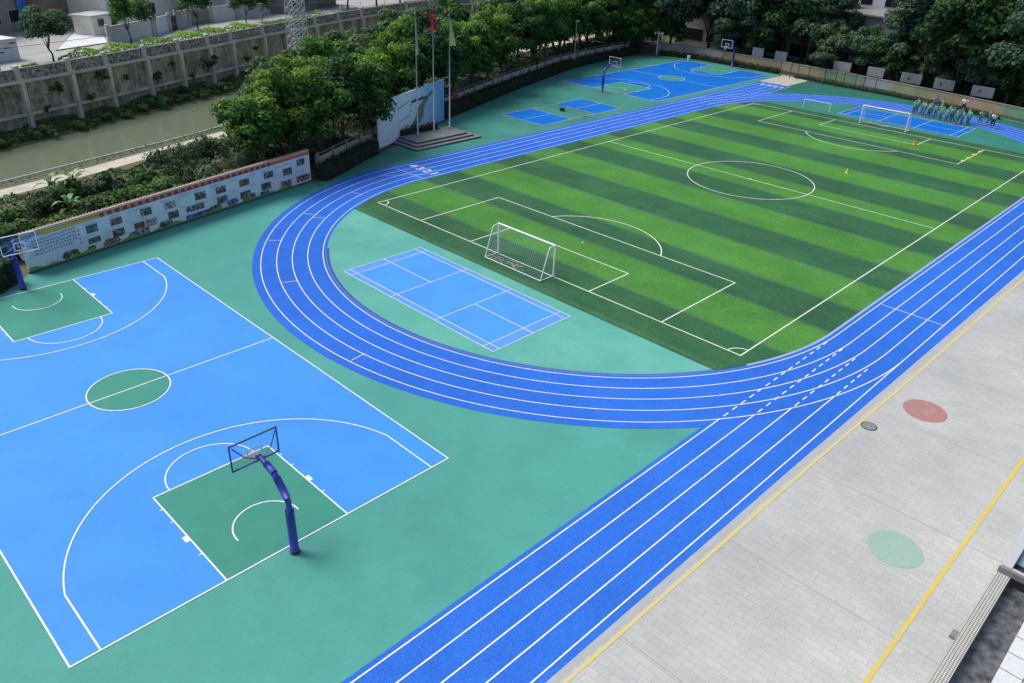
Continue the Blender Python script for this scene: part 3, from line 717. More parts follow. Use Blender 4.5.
# ------------------------------------------------------------------ basketball hoops
def glass_mat():
    m = bpy.data.materials.new('clear_backboard'); m.use_nodes = True; N = m.node_tree.nodes; L = m.node_tree.links
    tr = N.new('ShaderNodeBsdfTransparent'); tr.inputs[0].default_value = (.95,.96,.965,1); gl = N.new('ShaderNodeBsdfGlossy'); gl.inputs['Roughness'].default_value = .08
    mx = N.new('ShaderNodeMixShader'); mx.inputs[0].default_value = .03
    L.new(tr.outputs[0], mx.inputs[1]); L.new(gl.outputs[0], mx.inputs[2]); L.new(mx.outputs[0], N['Material Output'].inputs[0]); return m
GL = glass_mat()
def hoop(loc, rz, label, frame, boardy=2.0, sleeve=True):
    t = thing('basketball_hoop', label, 'basketball hoop', loc, rz, 'basketball hoops with blue goose-neck posts')
    B = boardy    # distance from post base to board
    MB().tube([(0,0,0),(0,0,.09)],.185,14).build('base_plate', M['dark'], t)
    MB().tube([(0,0,.1),(0,0,1.93)],.155,16).build('post_padding', M['pad'], t, smooth=True)
    MB().tube([(0,0,1.9),(0,.0,2.28),(0,.08,2.42),(0,.62,2.97),(0,.75,3.06),(0,B-.42,3.28),(0,B-.3,3.3)],[.105,.105,.115,.115,.115,.09,.09],14).build('curved_arm', M['pole'], t, smooth=True)
    MB().tube([(0,.05,2.42),(0,.62,3.0)],.135,14).tube([(0,.76,3.10),(0,1.25,3.22)],.13,14).build('arm_padding', M['pad'], t, smooth=True)
    mb = MB()
    for s in (-1,1):
        mb.tube([(s*.07,B-.4,3.28),(s*.5,B-.25,3.45),(s*.83,B-.06,3.88)],.022,6)
        mb.tube([(s*.07,B-.4,3.26),(s*.5,B-.22,3.05),(s*.83,B-.06,2.98)],.022,6)
    mb.tube([(0,B-.34,3.3),(0,B-.04,3.15)],.05,8)
    mb.build('bracket', M['pole'], t)
    MB().box(-.88,.88,B-.008,B+.008,2.92,3.93).build('backboard', GL, t)
    mb = MB()
    mb.box(-.9,.9,B-.025,B+.025,2.88,2.92).box(-.9,.9,B-.025,B+.025,3.93,3.97).box(-.92,-.88,B-.025,B+.025,2.88,3.97).box(.88,.92,B-.025,B+.025,2.88,3.97)
    mb.build('board_frame', frame, t)
    mb = MB(); y = B+.012
    mb.box(-.295,-.245,y,y+.004,3.05,3.5).box(.245,.295,y,y+.004,3.05,3.5).box(-.245,.245,y,y+.004,3.45,3.5).box(-.245,.245,y,y+.004,3.05,3.10)
    mb.build('target_square', M['white'], t)
    mb = MB(); rc = (0,B+.37,3.05)
    ring_ = [(.225*math.cos(2*PI*i/24), B+.37+.225*math.sin(2*PI*i/24), 3.05) for i in range(25)]
    mb.tube(ring_,.011,6,False).box(-.08,.08,B+.026,B+.16,3.02,3.045).build('rim', M['orange'], t)
    mb = MB()
    for i in range(12):
        for sg in (-1,1):
            pts_ = []
            for q in range(6):
                a = 2*PI*(i/12+sg*q/24/1.3); r_ = .22-.095*min(1,q/4); pts_.append((r_*math.cos(a), B+.37+r_*math.sin(a), 3.04-.085*q))
            mb.tube(pts_,.007,3,False)
    mb.build('hoop_net', M['hoopnet'], t)
    return t
hoop((7.45,-.38,0), 0, 'blue padded basketball hoop nearest the camera, its arm leaning over the green key', M['dark'])
hoop((7.4,28.5,0), PI, 'blue basketball hoop standing beside the left end of the long billboard', M['white'])
hoop((78.4,43.3,0), -PI/2, 'far basketball hoop beside the sagging badminton net', M['white'], 2.1)
hoop((109.3,43.3,0), PI/2, 'far basketball hoop under the tall trees by the back wall', M['white'], 2.4)

# ------------------------------------------------------------------ flag platform and poles
t = thing('flag_platform','three-step grey stone platform carrying the flagpoles','platform',(47.2,38.6,0))
for i, (hx, y0, y1) in enumerate(((4.1,-1.95,2.6),(3.6,-1.4,2.4),(3.15,-.9,2.2))):
    MB().box(-hx,hx,y0,y1,i*.16+.003*i,(i+1)*.16-.05).build('riser', M['stoned'], t)
    MB().box(-hx-.02,hx+.02,y0-.02,y1+.02,(i+1)*.16-.05,(i+1)*.16).build('step', M['stone'], t)
me = leafstrip('h', [(44.3,40.35,.45),(48.9,40.35,.45)], .7, .55, 'hedge', 5, '', '')
th = thing('low_hedge','low clipped hedge in a strip behind the flagpoles','hedge'); link('foliage', me, th)
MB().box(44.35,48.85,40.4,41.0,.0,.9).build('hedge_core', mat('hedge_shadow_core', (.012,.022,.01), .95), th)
def flagpole(x, y, h_, label):
    t = thing('flagpole', label, 'flagpole', (x,y,.48), 0, 'steel flagpoles on the platform')
    MB().tube([(0,0,0),(0,0,h_*.5),(0,0,h_)],[.075,.06,.035],10).build('pole', M['steel'], t, smooth=True)
    MB().tube([(0,0,0),(0,0,.25)],.13,10).build('base_collar', M['steel'], t)
    MB().tube([(0,0,h_),(0,0,h_+.12)],[.07,.02],8).build('finial', M['steel'], t)
def flag(x, y, ztop, drop, width, m, label, dirx, name='flag', star=False):
    t = thing(name, label, 'flag', (x,y,ztop)); n, k = 14, 12; mb = MB()
    for i in range(n+1):
        for j in range(k+1):
            u, v = i/n, j/k
            spread = width*u*(.35+.65*v**1.3); fold = .10*math.sin(u*16+v*3)*u**.4
            mb.v.append((dirx[0]*spread + fold*.5 + .07*dirx[0], dirx[1]*spread + fold, -drop*v*(1-.12*u) - .25*u*u))
    for i in range(n):
        for j in range(k): a = i*(k+1)+j; mb.f.append((a,a+1,a+k+2,a+k+1))
    mb.build('cloth', m, t, smooth=True)
    if star:
        for (cx_, cz, r_) in ((.16,-.55,.11),(.26,-.40,.04),(.30,-.52,.04),(.30,-.66,.04),(.26,-.78,.04)):
            pts_ = []
            for q in range(10):
                a = PI/2+q*PI/5; rr_ = r_ if q % 2 == 0 else r_*.4; pts_.append((dirx[0]*cx_+rr_*math.cos(a), dirx[1]*cx_-.13, cz+rr_*math.sin(a)))
            s = MB(); s.face(pts_); s.build('star', M['yplast'], t)
    return t
flagpole(45.79,39.75,11.0,'left flagpole, with the pale limp flag')
flagpole(47.93,39.86,11.9,'middle flagpole, the tallest, with the red flag')
flagpole(49.78,39.64,11.0,'right flagpole, with the yellow green flag')
flag(45.72,39.7,10.8,3.0,.34,M['paleflag'],'pale green and white flag hanging limp on the left flagpole',(.55,-.45))
flag(47.70,39.95,11.7,1.9,.75,M['redflag'],'red flag with yellow stars on the middle flagpole',(.69,-.66),star=True)
flag(49.78,39.60,10.6,2.3,.62,M['yelflag'],'yellow green and white flag on the right flagpole',(.69,-.6))

# ------------------------------------------------------------------ long picture billboard
A = np.array([8.36,30.49]); Bq = np.array([30.91,35.21]); BL = float(np.hypot(*(Bq-A))); ang = math.atan2(*(Bq-A)[::-1])
t = thing('picture_billboard','long white billboard of small photos with an orange banner beside the basketball court','billboard',(A[0],A[1],0),ang)
HB = lambda s: 2.42+.14*s/BL
mb = MB(); k = 46
for i in range(k):
    s0, s1 = BL*i/k, BL*(i+1)/k
    mb.v += []
mb.wallbox((0,0),(BL,0),.12,.10,(2.42,2.56))
mb.build('panel', mat('board_print_white', (.72,.75,.80), .5, .06, .4, stain=.12, stain_scale=.6, stain_col=(.46,.52,.62), fine=.05, fscale=8), t)
MB().wallbox((0,0),(BL,0),.18,0,.10,-.03).build('plinth', M['stoned'], t)
MB().wallbox((0,0),(BL,0),.22,(2.44,2.58),(2.50,2.64),-.05).build('cap_rail', M['concl'], t)
mb = MB()
for i in range(110): s = BL*(i+.5)/110; mb.box(s-.03,s+.03,-.10,.2,HB(s)+.08,HB(s)+.12)
mb.build('cap_battens', mat('orange_batten', (.55,.30,.18), .6), t)
def sheet(s0, s1, h0, h1, y, name, m, lab=None, h0b=None, h1b=None):
    mb = MB(); mb.face([(s0,y,h0),(s1,y,h0 if h0b is None else h0b),(s1,y,h1 if h1b is None else h1b),(s0,y,h1)]); o = mb.build(name, m, t)
    if lab: o['label'] = lab
    return o
sheet(3.0,BL-.02,2.16,2.40,-.004,'orange_banner',mat('orange_print', (.80,.20,.04), .5, .1, 1, fine=.1),None,2.34,2.53)
sheet(3.0,BL-.02,2.09,2.16,-.004,'red_stripe',mat('crimson_print', (.50,.08,.09), .5, .1, 1),None,2.25,2.338)
sheet(.02,3.0,2.12,2.38,-.004,'tan_banner',mat('tan_print', (.42,.36,.20), .5, .2, 3),None,2.16,2.40)
mb = MB(); mb.face([(1.25,-.008,2.06),(6.6,-.008,2.14),(5.2,-.008,2.26),(1.25,-.008,2.36)]); mb.build('yellow_banner', mat('yellow_print', (.62,.44,.06), .5, .1, 2), t)
# title squares on the banner (each a small cluster of strokes)
gm = mat('maroon_print', (.22,.035,.07), .5)
def strokes(mb, s, hh, w_, rr, y=-.010, n=5):
    for q in range(n):
        if rr.random() < .5:
            z0 = hh+rr.uniform(-.42,.42)*w_; mb.face([(s-w_*.45,y,z0-w_*.06),(s+w_*.45,y,z0-w_*.06),(s+w_*.45,y,z0+w_*.06),(s-w_*.45,y,z0+w_*.06)])
        else:
            x_ = s+rr.uniform(-.42,.42)*w_; mb.face([(x_-w_*.06,y-.0015,hh-w_*.45),(x_+w_*.06,y-.0015,hh-w_*.45),(x_+w_*.06,y-.0015,hh+w_*.45),(x_-w_*.06,y-.0015,hh+w_*.45)])
        y -= .003
rr = random.Random(11)
mb = MB(); 
for i in range(27):
    s = 5.15+i*.55
    if s < 19.2:
        mb = MB(); mb.face([(s-.15,-.008,HB(s)-.33),(s+.15,-.008,HB(s)-.33),(s+.15,-.008,HB(s)-.06),(s-.15,-.008,HB(s)-.06)]); mb.build('title_character', gm, t)
# text block: rows of small characters
mb = MB()
for row in range(5):
    for i in range(16):
        s = .62+i*.175; z_ = 1.86-row*.215+.006*i
        if row == 4 and i > 13: continue
        strokes(mb, s, z_, .145, rr, n=5)
mb.build('text_characters', mat('blue_grey_print', (.10,.16,.26), .5), t)
mb = MB()
for i in range(4): strokes(mb, 3.46, 1.70-i*.26, .16, rr)
for i in range(3): strokes(mb, 12.98, 1.55-i*.28, .15, rr)
mb.build('heading_characters', mat('pink_print', (.50,.10,.22), .5), t)
mb = MB()
for s0 in (3.9,5.6,6.9,7.7,9.3,10.7,12.0,13.4,15.2,16.9,18.0,19.4,20.3,21.6):
    for q in range(3):
        z_ = 1.98-q*.06+.002*s0; L_ = rr.uniform(.5,.95); mb.face([(s0,-.006,z_-.012),(s0+L_,-.006,z_-.012),(s0+L_,-.006,z_+.012),(s0,-.006,z_+.012)])
    for q in range(2):
        z_ = 1.18-q*.06; L_ = rr.uniform(.4,.8); mb.face([(s0,-.006,z_-.01),(s0+L_,-.006,z_-.01),(s0+L_,-.006,z_+.01),(s0,-.006,z_+.01)])
mb.build('caption_lines', mat('soft_blue_print', (.30,.38,.52), .5), t)
def photo_mat(i, c1, c2, c3):
    m = bpy.data.materials.new('photo_print'); m.use_nodes = True; N = m.node_tree.nodes; L = m.node_tree.links
    b = N['Principled BSDF']; b.inputs['Roughness'].default_value = .45
    tc = N.new('ShaderNodeTexCoord'); n = N.new('ShaderNodeTexVoronoi'); n.inputs['Scale'].default_value = 7; L.new(tc.outputs['Object'], n.inputs[0])
    cr = N.new('ShaderNodeValToRGB'); cr.color_ramp.interpolation = 'CONSTANT'; e = cr.color_ramp.elements; e[0].color = (*c1,1); e[1].position = .45; e[1].color = (*c2,1); k = e.new(.75); k.color = (*c3,1)
    L.new(n.outputs['Color'], cr.inputs[0]); L.new(cr.outputs[0], b.inputs['Base Color']); return m
PM = [photo_mat(0,(.03,.09,.05),(.10,.14,.12),(.22,.20,.20)), photo_mat(1,(.05,.05,.07),(.20,.13,.10),(.35,.28,.25)), photo_mat(2,(.04,.05,.04),(.12,.13,.11),(.30,.30,.30)),
      photo_mat(3,(.12,.07,.03),(.22,.16,.09),(.08,.06,.04)), photo_mat(4,(.35,.20,.22),(.5,.45,.5),(.25,.12,.15)), photo_mat(5,(.03,.04,.10),(.12,.16,.30),(.40,.42,.46)), photo_mat(6,(.03,.05,.30),(.06,.12,.5),(.30,.25,.30))]
ph = [(4.34,1.57,.62,.42,0),(4.34,.80,.66,.30,2),(6.02,1.57,.66,.38,1),(6.03,.79,.66,.42,2),(8.18,1.60,.66,.42,2),(7.55,.81,.62,.38,3),(8.42,.80,.66,.40,4),(10.0,1.56,.70,.40,4),(10.17,.83,.66,.42,2),
      (12.51,1.57,.72,.44,2),(11.6,.84,.62,.34,5),(12.35,.84,.55,.38,1),(14.28,1.54,.72,.42,1),(14.3,.79,.74,.44,2),(16.41,1.56,.74,.42,3),(16.39,.64,.78,.42,1),(18.74,1.58,.74,.42,2),(18.4,.77,.74,.44,2),
      (20.64,1.38,.76,.46,2),(20.41,.36,.86,.58,1),(22.09,1.82,.66,.42,2)]
for s, hh, w_, h_, k in [(a, b_, c_*1.25, d_*1.22, e_) for a, b_, c_, d_, e_ in ph]: sheet(s-w_/2,s+w_/2,hh-h_/2,hh+h_/2,-.009,'photo',PM[k])
for s, hh, w_, h_, k in ((7.45,.30,1.5,.5,5),(12.1,.26,2.0,.40,6),(22.2,.50,1.4,.5,1),(18.2,.20,.85,.50,6)): sheet(s-w_/2,s+w_/2,hh-h_/2,hh+h_/2,-.011,'wide_photo',PM[k])
def wavy(s0, w_, h_, hh, m):   # oval-topped cutout vehicle or building pictures
    mb = MB(); pts_ = []
    for q in range(20):
        a = 2*PI*q/20; pts_.append((s0+w_/2*math.cos(a)*(1 if math.sin(a) < 0 else .85), -.012, hh+h_/2*math.sin(a)*(1.0+.18*math.sin(3*a))))
    mb.face(pts_); mb.build('cutout_picture', m, t)
wavy(2.7,1.25,.6,.38,PM[2]); wavy(4.05,.62,.36,.36,PM[1]); wavy(5.45,1.35,.55,.36,PM[1]); wavy(9.5,1.25,.55,.36,PM[2]); wavy(13.6,1.3,.5,.36,PM[2]); wavy(15.15,1.2,.46,.42,PM[6]); wavy(16.4,.8,.36,.26,PM[2]); wavy(17.05,.55,.5,.40,PM[2])
mb = MB(); prev = None
for i in range(116):
    s = .02+(BL-.04)*i/115; hh = .20+.12*max(0,math.sin(s*1.9+1))**2+.05*math.sin(s*5.1); 
    if s > 20.5: hh = .14
    if prev: mb.face([(prev[0],-.016,.10),(s,-.016,.10),(s,-.016,hh),(prev[0],-.016,prev[1])])
    prev = (s,hh)
mb.build('green_hill_print', mat('leaf_green_print', (.16,.40,.09), .5, .3, 4), t)

# ------------------------------------------------------------------ tall stair-picture hoarding
A2 = np.array([40.76,39.23]); B2 = np.array([52.9,44.09]); L2 = float(np.hypot(*(B2-A2))); ang2 = math.atan2(*(B2-A2)[::-1])
t = thing('stair_picture_hoarding','tall sky-blue hoarding with a picture of a winding stair, behind the flagpoles','hoarding',(A2[0],A2[1],0),ang2)
hm = bpy.data.materials.new('sky_print'); hm.use_nodes = True; N = hm.node_tree.nodes; L = hm.node_tree.links; b = N['Principled BSDF']; b.inputs['Roughness'].default_value = .5
tc = N.new('ShaderNodeTexCoord'); sp = N.new('ShaderNodeSeparateXYZ'); L.new(tc.outputs['Object'], sp.inputs[0])
nn = N.new('ShaderNodeTexNoise'); nn.inputs['Scale'].default_value = .5; nn.inputs['Detail'].default_value = 5; L.new(tc.outputs['Object'], nn.inputs[0])
ad = N.new('ShaderNodeMath'); ad.operation = 'MULTIPLY_ADD'; L.new(nn.outputs[0], ad.inputs[0]); ad.inputs[1].default_value = 7; L.new(sp.outputs[0], ad.inputs[2])
cr = N.new('ShaderNodeValToRGB'); mr = N.new('ShaderNodeMapRange'); mr.inputs[1].default_value = 2; mr.inputs[2].default_value = 16.5; L.new(ad.outputs[0], mr.inputs[0]); L.new(mr.outputs[0], cr.inputs[0])
e = cr.color_ramp.elements; e[0].color = (.66,.74,.80,1); e[1].color = (.14,.36,.64,1); e[1].position = 1; k = e.new(.55); k.color = (.66,.74,.84,1); k = e.new(.78); k.color = (.30,.48,.72,1)
L.new(cr.outputs[0], b.inputs['Base Color'])
MB().wallbox((0,0),(L2,0),.14,.1,4.25).build('panel', hm, t)
MB().wallbox((0,0),(L2,0),.2,0,.1,-.03).build('plinth', M['stoned'], t)
sm = photo_mat(8,(.10,.16,.09),(.18,.20,.15),(.30,.32,.28)); sd = mat('stair_shadow_print', (.13,.16,.13), .6)
mb = MB(); ms = MB(); rr = random.Random(5)
for i in range(18):
    f = i/17; s = 5.2+4.9*f**.8+.5*math.sin(f*7); hh = .35+3.1*f; w_ = 2.2*(1-.55*f); th_ = .17
    mb.face([(s-w_/2,-.006,hh),(s+w_/2,-.006,hh+.05),(s+w_/2+.1,-.006,hh+th_),(s-w_/2+.1,-.006,hh+th_-.04)])
    ms.face([(s-w_/2,-.012,hh-.05),(s+w_/2,-.012,hh),(s+w_/2,-.012,hh+.05),(s-w_/2,-.012,hh)])
mb.build('stair_print', sm, t); ms.build('stair_shadow_print', sd, t)
mb = MB()
for i in range(9): strokes(mb, 3.6+i*.27, 1.75+i*.03, .2, rr, y=-.018, n=4)
for i in range(2): strokes(mb, 6.0, 2.9-i*.5, .34, rr, y=-.018, n=4)
for i in range(10): strokes(mb, 3.5+i*.24, 3.0+i*.04, .2, rr, y=-.018, n=4)
mb.build('text_characters', mat('dark_blue_print', (.07,.11,.2), .6), t)
mb = MB(); 
for i in range(7):
    s = 6.1+i*.45; mb.face([(s,-.030,3.05+.06*math.sin(i)),(s+.5,-.030,3.08),(s+.45,-.030,3.34+.08*math.sin(i*2)),(s+.05,-.030,3.3)])
mb.build('tree_branch_print', mat('branch_print', (.05,.09,.06), .6), t)
for s in (.3,4.5,8.7,12.8): MB().box(s-.04,s+.04,.15,.22,0,4.1).build('support_post', M['dark'], t)

# ------------------------------------------------------------------ perimeter fence and hedges (left and back)
def off_edge(x, o):
    a = interp(EDGE, x-.5); b_ = interp(EDGE, x+.5); n = np.array([-(b_-a), 1.0]); n /= np.hypot(*n); return (x+n[0]*o, interp(EDGE, x)+n[1]*o)
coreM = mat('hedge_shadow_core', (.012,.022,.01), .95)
def hedge(pts_, w_, h_, label, seed, fol='hedge', tint=.35, leaf=.13, dens=130):
    th = thing('hedge', label, 'hedge'); me = leafstrip('h', pts_, w_, h_, fol, seed, '', '', leaf, dens, True, tint); link('foliage', me, th)
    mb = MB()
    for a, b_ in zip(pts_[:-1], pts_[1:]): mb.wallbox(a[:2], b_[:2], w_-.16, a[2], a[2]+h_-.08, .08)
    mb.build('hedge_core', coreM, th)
    return th
hedge([(*off_edge(x,.15),0) for x in (31.9,34,36,38,40.2)],1.1,1.15,'dark hedge between the long billboard and the blue hoarding',21)
hedge([(*off_edge(x,.15),0) for x in (53.6,58,63,67)],1.2,1.2,'dark hedge running right from the blue hoarding',22)
hedge([(*off_edge(x,.15),0) for x in (67,72,77,82,87)],1.2,1.1,'dark hedge behind the two far blue panels and the net',23)
hedge([(*off_edge(x,.15),0) for x in (87,92,97,102,107)],1.2,1.0,'dark hedge in the far corner behind the far basketball court',24)
hedge([(-8,24.6,0),(-2,26.0,0),(3,27.4,0),(7.7,29.6,0)],1.6,1.5,'dark overgrown hedge left of the billboard behind the left hoop',25,'bush',.35,.16,110)
def fence(xs_, label, o=1.75, h_=1.5, art=False):
    t = thing('boundary_fence', label, 'fence'); p = [off_edge(x, o) for x in xs_]
    mw, mp_, mr_ = MB(), None, MB()
    for a, b_ in zip(p[:-1], p[1:]): mw.wallbox(a, b_, .12, 0, h_-.12); mr_.wallbox(a, b_, .07, h_+.12, h_+.19, .02)
    mw.build('wall_panel', mat('fence_panel_paint', (.50,.50,.43), .85, .2, .7, stain=.4, stain_scale=.7), t); mr_.build('top_rail', M['housed'], t)
    for a in p: MB().box(a[0]-.07,a[0]+.07,a[1]-.10,a[1]+.10,0,h_+.3).build('fence_post', M['housed'], t)
    return t
f1 = fence([31.3,33.3,35.4,37.5,39.6,41.7], 'pale panel fence between the billboard and the blue hoarding')
mb = MB(); a = off_edge(31.6,1.6); b_ = off_edge(34.6,1.6)
for i in range(9): 
    f = i/9; x = a[0]+(b_[0]-a[0])*f; y = a[1]+(b_[1]-a[1])*f-.05; mb.face([(x,y,.5),(x+.22,y+.08,.5),(x+.15,y+.06,1.0+.12*math.sin(i*2)),(x+.05,y+.02,.95)])
mb.build('silhouette_mural', mat('dark_mural_paint', (.05,.05,.04), .8), f1)
f2 = fence([53.2,55.6,58,60.4,62.8,65.2,67.6,70,72.4,74.8,77.2,79.6], 'long panel fence behind the hedge to the right of the blue hoarding', 1.9, 1.6)
mb = MB()
for i, (x, w_, z0, z1) in enumerate(((55.2,.9,1.0,1.3),(56.3,1.2,.8,1.25),(57.5,.9,.7,1.7),(58.3,.6,.7,2.0))):
    q = off_edge(x,1.8); q2 = off_edge(x+w_,1.8); mb.face([(*q,z0),(*q2,z0+.1),(*q2,z1+.1),(*q,z1-.1)])
mb.build('brown_mural', mat('brown_mural_paint', (.32,.12,.07), .8, .3, 2), f2)
fence([79.6,82,84.4,86.8,89.2,91.6,94,96.4,98.8,101.2,103.6,106], 'panel fence in the far left corner behind the far basketball court', 1.9, 1.6)

# back wall (far right), coloured sections each a thing
BW = [(109.9,57.5),(111.6,54),(111.5,46.5),(111.4,43.8),(111.2,37),(110.7,29.5),(110.4,26.2),(110.1,23.2),(109.8,19.6),(108.9,14.5),(108.0,10),(107.0,5.2),(105.4,-1),(103,-9)]
cols = [('white',(.40,.41,.38)),('white',(.38,.39,.36)),('ochre',(.36,.30,.17)),('ochre',(.38,.32,.19)),('ochre',(.36,.31,.20)),('green',(.20,.33,.20)),('green',(.19,.32,.21)),('bluish white',(.34,.40,.42)),('olive',(.30,.32,.17)),('ochre',(.36,.29,.17)),('ochre',(.40,.31,.19)),('green',(.15,.31,.18)),('white',(.38,.40,.36))]
for i in range(len(BW)-1):
    a, b_ = BW[i], BW[i+1]; cn, cc_ = cols[i]
    t = thing('back_wall_section', f'{ORD[i]} section from the left of the painted back wall, {cn}', 'wall', group='painted sections of the back wall')
    H_ = 1.45
    MB().wallbox(a, b_, .2, -.1, H_).build('wall_panel', mat('painted_wall', cc_, .85, .15, .6, stain=.4, stain_scale=.5, fine=.1, fscale=5), t)
    MB().wallbox(a, b_, .3, H_, H_+.1, -.05).build('wall_cap', M['conc'], t)
    MB().wallbox(a, b_, .04, -.1, .35, -.05).build('wall_base', mat('dark_base_paint', (.12,.11,.07), .9, .2, 1), t)
hedge([(109.0,56.0,0),(110.5,50,0),(110.4,42,0),(110.2,36,0)][::-1],.9,.7,'low dark hedge at the foot of the white and ochre back wall',31)
hedge([(106.0,5,0),(106.9,9,0),(108.1,15,0),(108.7,20,0),(109.0,27,0),(109.6,33,0)],.7,.35,'very low planting strip at the foot of the green back wall',32)
for i, (y, x, w_) in enumerate(((41.0,112.2,1.7),(37.2,112.1,1.7),(27.5,111.4,2.3),(22.7,111.2,2.1),(17.9,111.0,2.5),(13.5,110.3,2.3),(8.7,109.6,2.4))):
    where = ['leftmost white notice board above the ochre wall','second white notice board from the left above the ochre wall','white notice board above the end of the ochre wall','white notice board above the green wall','white notice board above the bluish white wall','tilted white notice board above the olive wall','white notice board behind the group of pupils'][i]
    t = thing('notice_board', where, 'notice board', (x,y,0), rad(90), 'white notice boards along the back wall')
    MB().box(-w_/2,w_/2,-.05,.05,1.55,2.65).build('panel', mat('notice_white', (.26,.29,.30), .6, .15, 1.5, stain=.3, stain_scale=2, stain_col=(.25,.30,.30)), t)
    MB().box(-w_/2-.06,w_/2+.06,-.07,.055,2.652,2.71).box(-w_/2-.06,w_/2+.06,-.07,.055,1.49,1.548).box(-w_/2-.06,-w_/2-.002,-.07,.055,1.55,2.65).box(w_/2+.002,w_/2+.06,-.07,.055,1.55,2.65).build('frame', M['steel'], t)
    for s in (-1,1): MB().box(s*w_*.38-.04,s*w_*.38+.04,-.17,-.07,0,2.6).build('leg', M['dark'], t)
    if i in (4,5,6):
        mb = MB(); strokes(mb, .3, 2.1, .45, random.Random(i), y=.075, n=5); o = mb.build('marking', M['dark'], t)
# pull-up bars near the wall
for i, (x, y) in enumerate(((108.0,34.0),(107.8,31.2),(107.6,27.2),(107.5,24.4),(107.3,21.6))):
    t = thing('pull_up_bar', f'{ORD[i]} dark pull-up bar from the left in front of the green back wall', 'pull-up bar', (x,y,0), rad(88), 'pull-up bars by the back wall')
    for s in (-.8,.8): MB().tube([(s,0,0),(s,0,2.2)],.045,6).build('post', M['dark'], t)
    MB().tube([(-.8,0,2.15),(.8,0,2.15)],.02,6).build('bar', M['dark'], t)

# lamps and poles
t = thing('tall_lamp_pole','tall thin white lamp pole behind the far basketball court, left of its hoop board','lamp pole',(87.9,56.3,0))
MB().tube([(0,0,0),(0,0,6.2)],[.08,.05],8).build('pole', M['steel'], t)
MB().box(-.1,.5,-.08,.08,6.2,6.3).build('lamp_head', M['concl'], t)
t = thing('twin_lamp_post','white post with two short lamp arms in the far left corner','lamp post',(107.9,56.2,0))
MB().tube([(0,0,0),(0,0,3.6)],[.09,.06],8).build('pole', M['white'], t)
mb = MB(); mb.tube([(0,-.7,3.2),(0,.7,3.2)],.03,6); mb.build('arm', M['white'], t)
for s in (-.7,.7): MB().tube([(0,s,3.0),(0,s,3.35)],[.06,.14],8).build('lamp', M['white'], t)
t = thing('litter_bin','small white bin at the corner of the far court','bin',(108.3,50.4,0))
MB().tube([(0,0,0),(0,0,.6)],[.2,.25],12).build('bin_body', M['white'], t); MB().tube([(0,0,.6),(0,0,.66)],.27,12).build('bin_lid', M['white'], t)

# small things on the turf
t = thing('training_cone','orange training cone at the corner of the far goal area','cone',(84.9,7.1,.03))
MB().tube([(0,0,.03),(0,0,.42)],[.17,.03],12).build('cone_body', M['cone'], t); MB().box(-.22,.22,-.22,.22,0,.03).build('cone_base', M['cone'], t)
t = thing('training_cone','yellow cone standing alone on the far half of the pitch','cone',(69.2,7.2,.03))
MB().tube([(0,0,.03),(0,0,.45)],[.17,.03],12).build('cone_body', M['yplast'], t); MB().box(-.2,.2,-.2,.2,0,.03).build('cone_base', M['yplast'], t)
for i, f in enumerate((.15,.38,.6,.8)):
    a = fp(m_+PH, FL); b_ = fp(m_+PH, FL-PDp); x = a[0]+(b_[0]-a[0])*f; y = a[1]+(b_[1]-a[1])*f
    t = thing('marker_disc', f'{ORD[i]} yellow marker disc from the goal line on the far penalty box edge', 'marker disc', (x,y,.03), 0, 'yellow marker discs on the far penalty box line')
    MB().tube([(0,0,0),(0,0,.07)],[.24,.11],12).build('disc', M['yplast'], t)
t = thing('paper_scrap','small white scrap lying on the turf in front of the near goal','litter',(37.8,12.0,.022),.4)
MB().box(-.07,.07,-.05,.05,0,.03).build('folded_sheet', M['white'], t)

# ------------------------------------------------------------------ retaining wall, parapet
wx = [-20,-8,4,15.5,21.37,26.9,31.3,36.6,41.6,46.4,50.6,56.9,62,68,75,82.7,90.6,100.5,110,122,140,165,195]
P_ = [(x, interp(WB, x)) for x in wx]
t = thing('retaining_wall','tall stained concrete retaining wall with pillars across the river','retaining wall')
mw, mc, mbm = MB(), MB(), MB()
for a, b_ in zip(P_[:-1], P_[1:]):
    mw.wallbox(a, b_, .5, -2.6, 2.72); mc.wallbox(a, b_, 1.0, 2.72, 2.95, -.45); mbm.wallbox(a, b_, .3, -.55, -.28, -.28)
mw.build('wall_face', M['wallbrick'], t); mc.build('coping_ledge', M['pillar'], t); mbm.build('beam', M['pillar'], t)
pill = []
dists = [0]
for a, b_ in zip(P_[:-1], P_[1:]): dists.append(dists[-1]+math.hypot(b_[0]-a[0], b_[1]-a[1]))
def along(d):
    for i in range(len(P_)-1):
        if dists[i] <= d <= dists[i+1]:
            f = (d-dists[i])/(dists[i+1]-dists[i]); a, b_ = P_[i], P_[i+1]; return a[0]+(b_[0]-a[0])*f, a[1]+(b_[1]-a[1])*f, math.atan2(b_[1]-a[1], b_[0]-a[0])
    return (*P_[-1], 0)
pme = None
ds = [dists[k] for k in range(2, 12)]
while ds[-1] < dists[-1]-8: ds.append(ds[-1]+6.3)
for d in ds:
    x, y, a = along(d)
    if pme is None:
        o = MB().box(-.21,.21,-.52,0,-2.6,2.72).build('pillar', M['pillar'], t); pme = o.data
    else: o = link('pillar', pme, t)
    o.location = (x,y,0); o.rotation_euler = (0,0,a)
t = thing('stone_parapet','openwork stone parapet with pale posts on top of the retaining wall','parapet')
mp_ = MB(); mt_ = MB()
for a, b_ in zip(P_[:-1], P_[1:]):
    mp_.wallbox(a, b_, .16, 2.95, 3.95, .1); mt_.wallbox(a, b_, .26, 3.95, 4.05, .05)
mp_.build('openwork_panel', M['lattice'], t); mt_.build('handrail', M['conc'], t)
pme = None
